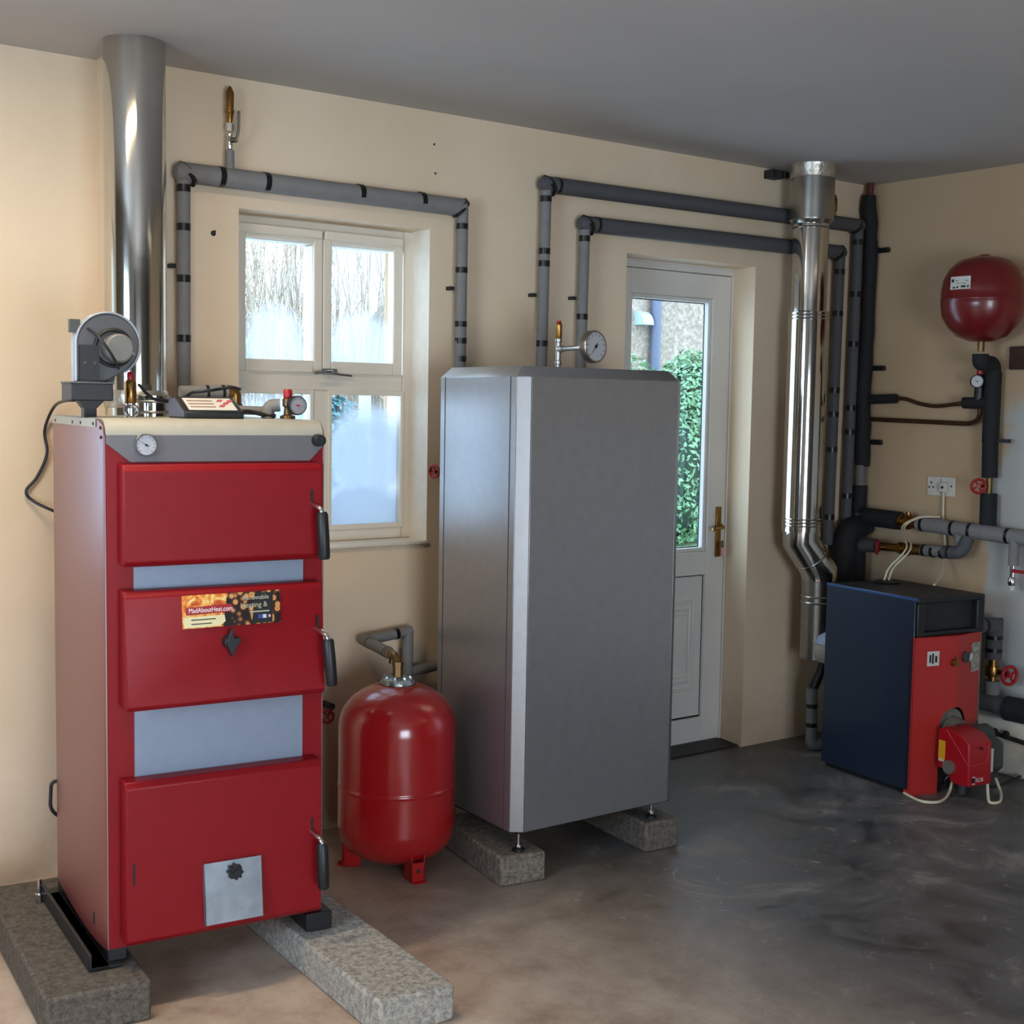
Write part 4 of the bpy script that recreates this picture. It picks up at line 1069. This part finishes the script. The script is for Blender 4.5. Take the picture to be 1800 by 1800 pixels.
def tank_gauge():
    t = thing('tank_pressure_gauge', 'pressure gauge on a horizontal arm with brass relief stem on the silver tank top', 'gauge', (2.760, -.50, 1.574))
    x, y = 2.760, -.50
    p = MB(); p.lathe([(.010, 1.574), (.010, 1.590), (.013, 1.592), (.013, 1.602), (.010, 1.604), (.010, 1.662), (.013, 1.664), (.013, 1.674), (.009, 1.676)], (x, y, 0), n=16); p.build('pipe_tee', STEELB, t, world=True)
    MB().lathe([(.009, 1.676), (.0115, 1.680), (.0115, 1.720), (.008, 1.724)], (x, y, 0), n=16).build('relief_stem', BRASS, t, world=True)
    MB().lathe([(.007, 1.722), (.009, 1.726), (.007, 1.733)], (x, y, 0), n=14).build('relief_cap', VALVE_RED, t, world=True)
    D = Vector((.12, -.99, .03)).normalized(); o0 = Vector((x, y, 1.641))
    a = MB(); a.cyl(o0, o0+D*.02, .012, n=14); a.tube([o0+D*.02, o0+D*.09, o0+D*.125, o0+D*.145], .009, 14, rs=[.009, .008, .012, .024]); a.build('gauge_arm', CHROME, t, world=True)
    g = thing_part('pressure_gauge', t); 
    gauge_parts_world(g, tuple(o0+D*.165), tuple(D), .052, .024, STEELB, DIALW, -140)
def gauge_parts_world(g, c, axis, R, depth, rim, dial, nd, ink=BLACK):
    inv = g.parent.matrix_basis.inverted()
    ci = inv @ Vector(c); ax = (inv.to_3x3() @ Vector(axis))
    gauge_parts(g, ci, ax, R, depth, rim, dial, nd, ink=ink)
tank_gauge()

# ------------------------------------------------------------------ right wall: vessel, pipes, socket
def wall_tank():
    c = (4.735, -.735)
    t = thing('wall_expansion_vessel', 'round dark red expansion vessel hanging on the right wall', 'expansion vessel', (c[0], c[1], 1.725))
    R = .163
    pr = [(0, 0), (.05, .004), (.095, .022), (.132, .056), (.156, .10), (.163, .145), (.163, .160), (.165, .163), (.165, .167), (.163, .170), (.163, .200), (.156, .245), (.134, .290), (.10, .322), (.05, .338), (.022, .340), (.02, .346), (0, .346)]
    pr = [(r, z*1.0+.012) for r, z in pr]
    MB().lathe(pr, n=64).build('vessel_body', WALL_TANK_RED, t)
    lb = MB(); a0, a1 = math.radians(165), math.radians(197)
    for i in range(8):
        a, b = a0+(a1-a0)*i/8, a0+(a1-a0)*(i+1)/8; r = R+.0012
        lb.add([(r*math.cos(a), r*math.sin(a), .212), (r*math.cos(b), r*math.sin(b), .212), (r*.992*math.cos(b), r*.992*math.sin(b), .262), (r*.992*math.cos(a), r*.992*math.sin(a), .262)], [(0, 1, 2, 3)])
    lo = lb.build('vessel_label', LABELW, t)
    ink = MB()
    for (f0, f1, z0, z1) in ((.08, .22, .240, .252), (.15, .30, .216, .222), (.36, .46, .217, .224), (.58, .80, .218, .226), (.86, .93, .217, .227), (.3, .9, .244, .246), (.35, .8, .234, .236)):
        a, b = a0+(a1-a0)*f0, a0+(a1-a0)*f1; r = R+.0022
        ink.add([(r*math.cos(a), r*math.sin(a), z0), (r*math.cos(b), r*math.sin(b), z0), (r*.996*math.cos(b), r*.996*math.sin(b), z1), (r*.996*math.cos(a), r*.996*math.sin(a), z1)], [(0, 1, 2, 3)])
    ink.build('label_print', IRON, lo)
    br = MB(); br.box(.12, 4.919-c[0], -.02, .02, .10, .24); br.build('wall_bracket', IRON, t)
    MB().cyl((0, 0, -.025), (0, 0, .015), .014, n=14).build('vessel_connector', BRASSD, t)
wall_tank()
def vessel_pipe():
    t = thing('vessel_drop_pipe', 'black lagged pipe dropping from the wall vessel to the grey pipe below', 'pipe', (4.86, -.70, .96)); x = 4.862
    e = MB(); e.tube(bend([(4.735, -.735, 1.690), (4.735, -.735, 1.655), (4.85, -.715, 1.655), (x, -.712, 1.60), (x, -.712, 1.50)], .035), .032, 18); e.build('elbow_lagging', BLACKF, t, world=True)
    MB().tube([(x, -.712, 1.62), (x, -.712, 1.335)], .034, 18).build('pipe_lagging', BLACKF, t, world=True)
    MB().tube([(x, -.712, 1.338), (x, -.716, 1.19)], .032, 18).build('pipe_lagging', BLACKF, t, world=True)
    MB().tube([(x, -.716, 1.20), (x, -.716, 1.115)], .013, 14).build('bare_pipe', BRASSD, t, world=True)
    MB().tube([(x, -.716, 1.125), (x, -.718, .985)], .034, 18).build('pipe_lagging', BLACKF, t, world=True)
    wheel(t, (x-.05, -.70, 1.155), (-.8, -.6, 0), .028, VALVE_RED, (x, -.716, 1.155), BRASSD, world=True)
    MB().box(x-.01, x+.01, -.80, -.74, 1.335, 1.35).build('pipe_clip', BLACKP, t, world=True)
vessel_pipe()
def safety_group():
    t = thing('vessel_safety_group', 'black safety valve with white gauge and red cap beside the wall vessel pipe', 'valve', (4.86, -.62, 1.50)); x = 4.855
    MB().tube([(x, -.585, 1.495), (x, -.70, 1.495)], .024, 16).build('tee_lagging', BLACKF, t, world=True)
    b = MB(); b.tube([(x, -.655, 1.50), (x, -.655, 1.56), (x, -.658, 1.60), (x, -.658, 1.612)], .02, 16, rs=[.022, .02, .026, .016]); b.build('valve_body', BLACKP, t, world=True)
    MB().lathe([(.015, 1.610), (.017, 1.614), (.015, 1.636), (.008, 1.640)], (x, -.658, 0), n=8).build('valve_cap', VALVE_RED, t, world=True)
    MB().cyl((x, -.655, 1.583), (x-.038, -.670, 1.583), .008, n=12).build('gauge_arm', BRASSD, t, world=True)
    g = thing_part('pressure_gauge', t); gauge_parts_world(g, (x-.044, -.672, 1.583), (-.72, -.70, 0), .0265, .014, BLACKP, DIALW, -75)
safety_group()
def copper_runs():
    t = thing('filling_pipe', 'thin copper pipe sagging from a black sleeve to the safety valve on the right wall', 'pipe', (4.88, -.2, 1.50)); x = 4.885
    MB().tube([(x-.01, -.08, 1.505), (x-.01, -.225, 1.511)], .021, 16).build('sleeve', BLACKF, t, world=True)
    MB().tube(spline([(x, -.22, 1.511), (x, -.27, 1.509), (x, -.34, 1.490), (x, -.42, 1.480), (x, -.50, 1.487), (x, -.57, 1.495), (x, -.60, 1.495)]), .0085, 12).build('copper_tube', COPPER, t, world=True)
    v = MB(); v.cyl((x, -.535, 1.491), (x, -.585, 1.495), .011, n=12); v.box(x-.004, x+.004, -.558, -.552, 1.495, 1.518); v.build('lever_valve', BRASSD, t, world=True)
    t2 = thing('discharge_pipe', 'straight thin dark copper pipe below the sagging one on the right wall', 'pipe', (4.88, -.3, 1.41))
    MB().tube(bend([(x, -.075, 1.418), (x, -.60, 1.408), (x-.02, -.655, 1.43), (x-.03, -.662, 1.49)], .045, 8), .010, 12).build('copper_tube', COPPER, t2, world=True)
copper_runs()
def socket():
    t = thing('wall_socket', 'white double electrical socket plate on the right wall', 'socket', (4.92, -.445, 1.10))
    MB().box(4.911, 4.92, -.518, -.378, 1.095, 1.178).build('socket_plate', SOCKETW, t, world=True, bevel=.003)
    s = MB()
    for (y, z) in ((-.40, 1.152), (-.41, 1.132), (-.39, 1.132), (-.50, 1.14)): s.box(4.9095, 4.9112, y-.003, y+.003, z-.004, z+.004)
    s.box(4.9098, 4.9112, -.449, -.447, 1.10, 1.17); s.build('socket_holes', BLACK, t, world=True)
    p = MB(); p.box(4.888, 4.911, -.49, -.455, 1.115, 1.155); p.build('plug', SOCKETW, t, world=True, bevel=.004)
    MB().cyl((4.888, -.472, 1.135), (4.886, -.472, 1.135), .006, n=10).build('plug_screw', BLACK, t, world=True)
    o = MB().tube(spline([(4.90, -.472, 1.115), (4.897, -.475, 1.04), (4.895, -.48, .98), (4.885, -.50, .90), (4.84, -.53, .84), (4.76, -.58, .79), (4.68, -.62, .765), (4.60, -.66, .757)]), .005, 8).build('socket_cable', CREAMFLEX)
    tag(o, 'cream cable hanging from the wall socket down to the navy oil boiler', 'cable')
socket()
def grey_main():
    t = thing('grey_return_pipe', 'thick grey lagged pipe running along the right wall with a brass valve', 'pipe', (4.83, -.5, .95)); x = 4.835
    MB().tube([(x, -.12, .985), (x, -.30, .980)], .040, 18).build('pipe_lagging', BLACKF, t, world=True)
    b = MB(); b.cyl((x, -.30, .980), (x, -.42, .976), .021, n=16); b.cyl((x, -.305, .98), (x, -.318, .979), .030, n=8); b.cyl((x, -.34, .979), (x, -.352, .979), .034, n=18); b.cyl((x, -.35, .979), (x, -.405, .977), .027, n=16); b.cyl((x, -.345, .979), (x, -.345, 1.02), .010, n=10); b.build('brass_valve', BRASS, t, world=True)
    MB().tube([(x, -.40, .977), (x, -1.25, .945)], .032, 22).build('pipe_lagging', GREYF, t, world=True)
    for y in (-.425, -.575, -.660, -.835): band(t, (x, y, .977-(-.40-y)*.0376), (0, -1, 0), .032, .007)
    # drain leg with red lever
    MB().tube([(x-.01, -.868, .955), (x-.012, -.868, .845)], .021, 16).build('drain_lagging', GREYF, t, world=True)
    d = MB(); d.cyl((x-.012, -.868, .85), (x-.012, -.868, .80), .012, n=12); d.lathe([(.016, .765), (.018, .77), (.018, .79), (.012, .80)], (x-.012, -.868, 0), n=14); d.build('drain_cock', CHROME, t, world=True)
    MB().lathe([(.012, .745), (.013, .765)], (x-.012, -.868, 0), n=12).build('hose_tail', LABELW, t, world=True)
    MB().box(x-.03, x-.022, -.95, -.872, .818, .832).build('red_lever', VALVE_RED, t, world=True, bevel=.002)
    MB().tube([(x, -.60, .967), (x, -.612, .90)], .024, 16).build('tee_lagging', GREYF, t, world=True)
grey_main()
def lower_main():
    t = thing('bypass_pipe', 'short brass and grey lagged pipe under the thick grey pipe, with red handwheel', 'pipe', (4.80, -.4, .87)); x = 4.80
    MB().tube([(x, -.12, .86), (x, -.215, .863)], .03, 16).build('pipe_lagging', GREYD, t, world=True)
    wheel(t, (x-.028, -.235, .862), (-.55, .85, 0), .030, VALVE_RED, (x, -.30, .864), BRASS, world=True)
    b = MB(); b.cyl((x, -.24, .863), (x, -.46, .868), .018, n=16); b.cyl((x, -.33, .865), (x, -.35, .866), .026, n=8); b.cyl((x, -.385, .866), (x, -.455, .868), .024, n=16); b.cyl((x, -.372, .866), (x, -.378, .866), .031, n=18); b.build('brass_valve', BRASS, t, world=True)
    MB().tube([(x, -.45, .868), (x, -.565, .872)], .025, 18).build('pipe_lagging', GREYF, t, world=True)
    for y in (-.462, -.505, -.552): band(t, (x, y, .868), (0, -1, 0), .025, .007)
    MB().tube(bend([(x, -.555, .871), (x, -.64, .874), (4.832, -.648, .935)], .03), .027, 18).build('elbow_lagging', GREYD, t, world=True)
    band(t, (x, -.585, .872), (0, -1, 0), .027, .004)
lower_main()
def low_right_pipes():
    t = thing('oil_boiler_return_pipe', 'dark grey lagged pipe dropping at the right side of the oil boiler to the plinth', 'pipe', (4.83, -.78, .24)); x = 4.82
    MB().tube([(4.66, -.765, .60), (x, -.80, .592), (x, -.80, .455)], .033, 20).build('pipe_lagging', GREYD, t, world=True)
    for p, d in (((4.70, -.774, .598), (1, -.2, 0)), ((4.76, -.787, .595), (1, -.2, 0)), ((x, -.80, .545), (0, 0, 1)), ((x, -.80, .492), (0, 0, 1))): band(t, p, d, .033, .008)
    v = MB(); v.cyl((x, -.80, .46), (x, -.80, .36), .02, n=14); v.lathe([(.03, .385), (.034, .40), (.03, .425)], (x, -.80, 0), n=16); v.cyl((x, -.80, .405), (x-.01, -.87, .405), .011, n=12); v.build('brass_valve', BRASS, t, world=True)
    wheel(t, (x-.012, -.885, .402), (-.3, -1, 0), .036, VALVE_RED, None, None, world=True)
    MB().tube([(x, -.80, .365), (x, -.80, .31)], .030, 16).build('pipe_lagging', GREYF, t, world=True)
    MB().tube([(x-.02, -.60, .285), (x-.02, -.90, .270)], .036, 18).build('pipe_lagging', GREYD, t, world=True)
    MB().tube([(x-.02, -.885, .270), (x-.02, -.99, .27)], .050, 18).build('elbow_lagging', BLACKF, t, world=True)
    o = MB().tube(spline([(4.77, -.55, .205), (4.765, -.70, .19), (4.76, -.80, .175), (4.755, -.90, .165), (4.75, -1.1, .15)]), .009, 10); 
    for y in (-.80, -.86, -.91): o.cyl((4.762, y, .178), (4.745, y-.01, .165), .014, n=8)
    o = o.build('oil_supply_pipe', IRON); tag(o, 'thin dark oil pipe with fittings along the whitewashed plinth', 'pipe')
low_right_pipes()
o = MB().box(4.895, 4.92, -1.02, -.758, 1.632, 1.725).build('timber_batten', BROWN, bevel=.003); tag(o, 'dark brown timber batten fixed to the right wall under the wall vessel', 'batten')

# ------------------------------------------------------------------ oil boiler
def oil_boiler():
    Wd, Dp, zt, zs = .365, .49, .757, .607
    t = thing('oil_boiler', 'squat oil boiler with navy sides, black top and red front with burner', 'boiler', (4.205, -.872, 0), R_(-7.5))
    MB().box(0, .006, .008, Dp, .02, zt-.004).build('side_panel', NAVY, t, bevel=.002)
    MB().box(Wd-.006, Wd, .008, Dp, .02, zt-.004).build('side_panel', mat('grey_side_paint', '5A5750', .5), t, bevel=.002)
    MB().box(.006, Wd-.006, .03, Dp, .02, zt-.02).build('inner_casing', IRON, t)
    ed = MB(); ed.box(-.002, .008, .0, Dp, zt-.012, zt); ed.build('side_trim', mat('blue_edge_trim', '2D4A74', .3), t, bevel=.002)
    # moulded black top with recessed front
    tp = MB()
    tp.prism([(0.0, zt-.006), (.02, zt), (Dp, zt), (Dp, zt-.02), (.03, zt-.02), (.03, zs+.01), (.0, zs)], 'x', .008, Wd-.0) if False else None
    tp.box(.008, Wd, .0, Dp, zt-.022, zt-.002); tp.box(.008, .047, .0, .04, zs, zt-.02); tp.box(Wd-.040, Wd, .0, .04, zs, zt-.02)
    tp.box(.04, Wd-.03, .0, .04, zs, zs+.018); tp.box(.04, Wd-.03, .035, .045, zs, zt-.01)
    tp.build('top_cover', BLACKP, t, bevel=.008, seg=3)
    # red front: shallow V fold, arch opening at the burner
    cxu = .198
    def front(u0, u1, y0, y1, xs):
        pass
    pts = []
    arch = [(cxu+.072*math.cos(R_(a)), .262+.068*math.sin(R_(a))) for a in range(180, -1, -10)]
    left = [(.0, .0), (.128, .0)] ; 
    fl = MB()
    zlow = .0
    polyL = [(.0, zlow), (.126, zlow), (.126, .262)] + [p for p in arch if p[0] <= cxu+1e-6] + [(cxu, zs), (.0, zs)]
    polyR = [(cxu, zs)] + [p for p in arch if p[0] >= cxu-1e-6] + [(cxu+.072, .20), (Wd, .20), (Wd, zs)]
    def foldy(u): return -.028*u/cxu if u <= cxu else -.028+.040*(u-cxu)/(Wd-cxu)
    for poly in (polyL, polyR):
        n = len(poly); vs_ = [(u, foldy(u), z) for u, z in poly]+[(u, foldy(u)+.006, z) for u, z in poly]
        fl.add(vs_, [list(range(n)), list(range(n, 2*n))[::-1]]+[(i, (i+1) % n, n+(i+1) % n, n+i) for i in range(n)])
    fl.box(0, .004, 0, .03, 0, zs); fl.box(Wd-.004, Wd, .010, .03, .2, zs); fl.box(0.0, Wd, .006, .03, zs-.006, zs-.001)
    fl.box(.122, .126, -.015, .03, 0, .262)
    fl.build('front_panel', OIL_RED, t, smooth=15)
    # stickers, knob, plate
    def patch(name, u0, u1, z0, z1, m, lift=.0015, par=None):
        p = MB(); p.add([(u0, foldy(u0)-lift, z0), (u1, foldy(u1)-lift, z0), (u1, foldy(u1)-lift, z1), (u0, foldy(u0)-lift, z1)], [(0, 1, 2, 3)]); return p.build(name, m, par or t)
    s1 = patch('approval_sticker', .055, .110, .497, .553, LABELW)
    q = MB()
    for (u0, u1, z0, z1) in ((.064, .072, .51, .54), (.076, .084, .505, .545), (.09, .1, .51, .535)): q.add([(u0, foldy(u0)-.003, z0), (u1, foldy(u1)-.003, z0), (u1, foldy(u1)-.003, z1), (u0, foldy(u0)-.003, z1)], [(0, 1, 2, 3)])
    q.build('sticker_print', IRON, s1)
    s2 = patch('rating_plate', .294, .355, .455, .568, LABELG)
    k = MB(); k.cyl((.176, foldy(.176), .505), (.176, foldy(.176)-.016, .505), .014, n=18); k.box(.172, .178, foldy(.176)-.02, foldy(.176)-.014, .50, .53); k.build('boiler_stat_knob', BRASS, t)
    k = MB(); k.cyl((.250, foldy(.25), .520), (.250, foldy(.25)-.012, .520), .022, n=20); k.build('limit_stat', DARKG, t)
    k = MB(); k.prism([(.262, .505), (.272, .512), (.274, .535), (.264, .53)], 'y', foldy(.266)-.018, foldy(.266)-.001); k.build('stat_cap', LABELW, t)
    # burner
    b = thing_part('oil_burner', t)
    fg = MB(); fg.prism([(cxu+.066*math.cos(R_(a)), .258+.064*math.sin(R_(a))) for a in range(180, -1, -10)]+[(cxu+.066, .17), (cxu-.066, .17)], 'y', -.006, .03); fg.cyl((cxu, -.005, .245), (cxu, -.05, .235), .05, n=24); fg.cyl((cxu-.02, -.004, .295), (cxu-.02, -.012, .295), .009, n=6); fg.cyl((cxu+.03, -.004, .268), (cxu+.03, -.014, .268), .010, n=6)
    fg.build('burner_flange', mat('cast_alloy', '7E7A72', .45, metal=.4, noise=.2), b)
    ua, ub = .092, .213
    cv = MB()
    side = [(-.045, .115), (-.045, .262), (-.075, .276), (-.155, .262), (-.195, .235), (-.200, .075), (-.150, .070), (-.110, .075), (-.098, .115)]
    cv.prism(side, 'x', ua, ub); cv.build('burner_cover', BURNER_RED, b, bevel=.006, seg=3)
    gr = MB(); edge = mat('cover_seam_red', 'C04A4C', .5)
    gr.tube([(ua-.0005, -.085, .268), (ua-.0005, -.192, .158)], .0012, 6); gr.tube([(ua+.008, -.1985, .152), (ua+.085, -.1990, .160), (ua+.10, -.1990, .18), (ua+.10, -.1975, .225)], .001, 6); gr.build('cover_seam', edge, b)
    dk = MB(); dk.prism([(-.05, .10), (-.05, .255), (-.085, .272), (-.12, .262), (-.135, .23), (-.17, .215), (-.175, .12), (-.14, .085)], 'x', ub+.004, ub+.095); dk.build('burner_motor', DARKG, b, bevel=.008)
    mp = MB().box(ub+.012, ub+.030, -.1785, -.174, .11, .20); mp.build('motor_label', LABELW, b)
    yl = MB().box(ua-.0012, ua+.001, -.082, -.050, .150, .222); yl.build('warning_label', YELLOW, b)
    yb = MB().box(ua-.0016, ua-.001, -.079, -.053, .142, .152); yb.build('label_strip', LABELW, b)
    rn = MB(); rn.cyl((ua+.01, -.108, .130), (ua-.012, -.108, .130), .026, n=22); rn.build('air_damper_cap', mat('alloy_cap', '8A877F', .4, metal=.5), b)
    hs = MB(); hs.cyl((ua+.06, -.2005, .215), (ua+.06, -.2015, .215), .006, n=12); hs.build('sight_hole', BLACK, b)
    o = text('lettering', 'RDB', LABELW, b, (ua+.055, -.2012, .097), (R_(90), 0, 0), .022)
    q = MB(); q.box(ua+.018, ua+.032, -.2012, -.2005, .108, .112); q.box(ua+.018, ua+.032, -.2012, -.2005, .083, .087); q.build('logo_bar', LABELW, b)
    q = MB(); q.box(ua+.016, ua+.030, -.2011, -.2004, .089, .106); q.build('logo_mark', BLACK, b)
    dn = MB(); dn.cyl((.17, -.10, .075), (.17, -.10, .02), .03, n=16); dn.tube(spline([(ua+.02, -.10, .1), (ua+.0, -.09, .08), (ua+.01, -.08, .06), (.12, -.05, .03)]), .005, 8); dn.build('oil_pump', BLACKP, b)
    bs = MB(); bs.box(.02, Wd-.02, .02, Dp-.01, .0, .022); bs.build('base_plinth', BLACK, t)
    cap = MB(); cap.lathe([(.05, zt-.003), (.055, zt+.004), (.04, zt+.009), (0, zt+.009)], (.235, .40, 0), n=20); cap.build('sensor_boss', BLACKP, t)
oil_boiler()
o = MB().tube(spline([(4.210, -.845, .006), (4.19, -.89, .006), (4.175, -.955, .006), (4.215, -.99, .006), (4.285, -.975, .006), (4.34, -.955, .02), (4.36, -.95, .05)]), .0055, 8).build('burner_cable', CREAMFLEX)
tag(o, 'cream cable on the floor curving from the navy side panel to the burner', 'cable')
o = MB().tube(spline([(4.40, -1.075, .075), (4.392, -1.085, .03), (4.375, -1.105, .008), (4.41, -1.12, .006), (4.47, -1.09, .008), (4.515, -1.055, .02), (4.52, -1.03, .06)]), .0055, 8).build('burner_hose', CREAMFLEX)
tag(o, 'cream loop of cable on the floor under the red burner cover', 'cable')
o = MB().tube(spline([(4.52, -1.0, .02), (4.60, -.99, .008), (4.68, -.98, .008), (4.76, -.985, .02)]), .005, 8).build('oil_hose', IRON)
tag(o, 'thin dark hose on the floor between the burner and the whitewashed plinth', 'hose')
def sensor_leads():
    b2 = Matrix.Translation((4.205, -.872, 0)) @ Matrix.Rotation(R_(-7.5), 4, 'Z')
    p0 = b2 @ Vector((.225, .40, .766)); p1 = b2 @ Vector((.245, .395, .766))
    for i, (p, dx, lb) in enumerate(((p0, 0, 'thin cream sensor wire rising from the oil boiler top, nearer the room corner'), (p1, .012, 'thin cream sensor wire rising from the oil boiler top, farther from the room corner'))):
        o = MB().tube(spline([p, p+Vector((.03, .0, .05)), p+Vector((.11, -.02, .13)), Vector((4.775, -.36-dx, .96)), Vector((4.80, -.42-dx, 1.005)), Vector((4.835, -.47-dx*3, 1.013))]), .0038, 8).build('sensor_wire', CREAMFLEX)
        tag(o, lb, 'cable', 'sensor wires on the oil boiler')
sensor_leads()
def behind_oil_boiler():
    t = thing('flue_tee_wrap', 'cream lagged cap just behind the navy oil boiler under the flue', 'lagging', (4.45, -.25, .40))
    m = MB(); m.lathe([(.05, .395), (.062, .41), (.066, .45), (.060, .485), (.04, .51), (0, .518)], (4.437, -.27, 0), n=22); m.build('wrap_body', mat('cream_lagging', 'B9AF98', .7, noise=.1), t, world=True)
    c = MB(); c.lathe([(.066, .475), (.05, .505), (.02, .522), (0, .523)], (4.437, -.27, 0), n=22); c.build('wrap_lid', mat('pale_blue_lid', 'AEB6CE', .5), t, world=True)
    p = thing('floor_drain_pipe', 'small grey lagged pipe with tape bands rising from the floor beside the navy boiler', 'pipe', (4.425, -.22, 0))
    MB().tube([(4.417, -.20, .27), (4.424, -.20, .03)], .0245, 18).build('pipe_lagging', GREYF, p, world=True)
    for z in (.195, .112): band(p, (4.420, -.20, z), (0, 0, 1), .0245, .009)
    MB().tube(bend([(4.424, -.20, .05), (4.426, -.205, .024), (4.47, -.22, .024)], .02), .0255, 16).build('pipe_foot', GREYF, p, world=True)
    b = MB(); b.tube([(4.425, -.20, .27), (4.445, -.215, .33), (4.46, -.22, .40)], .022, 12, rs=[.022, .02, .012]); b.build('bare_pipe', BLACKP, p, world=True)
behind_oil_boiler()
# marks left by old fixings
def wall_marks():
    for i, (x, z, lb) in enumerate(((1.774, 1.974, 'small dark screw hole in the cream wall left of the window head'), (2.591, 2.349, 'tiny dark screw hole in the wall above the window pipe'), (2.597, 2.251, 'tiny dark screw hole just over the grey pipe near its bend'))):
        r = .009 if i == 0 else .004
        m = MB(); m.lathe([(r, 0), (r*.8, .002), (r*.3, .003)], (x, 0, z), (0, -1, 0), 9); m.cyl((x, -.001, z), (x+r*.6, -.004, z+r), r*.35, n=6)
        o = m.build('old_wall_plug', IRON); tag(o, lb, 'wall plug', 'old fixings in the back wall')
wall_marks()
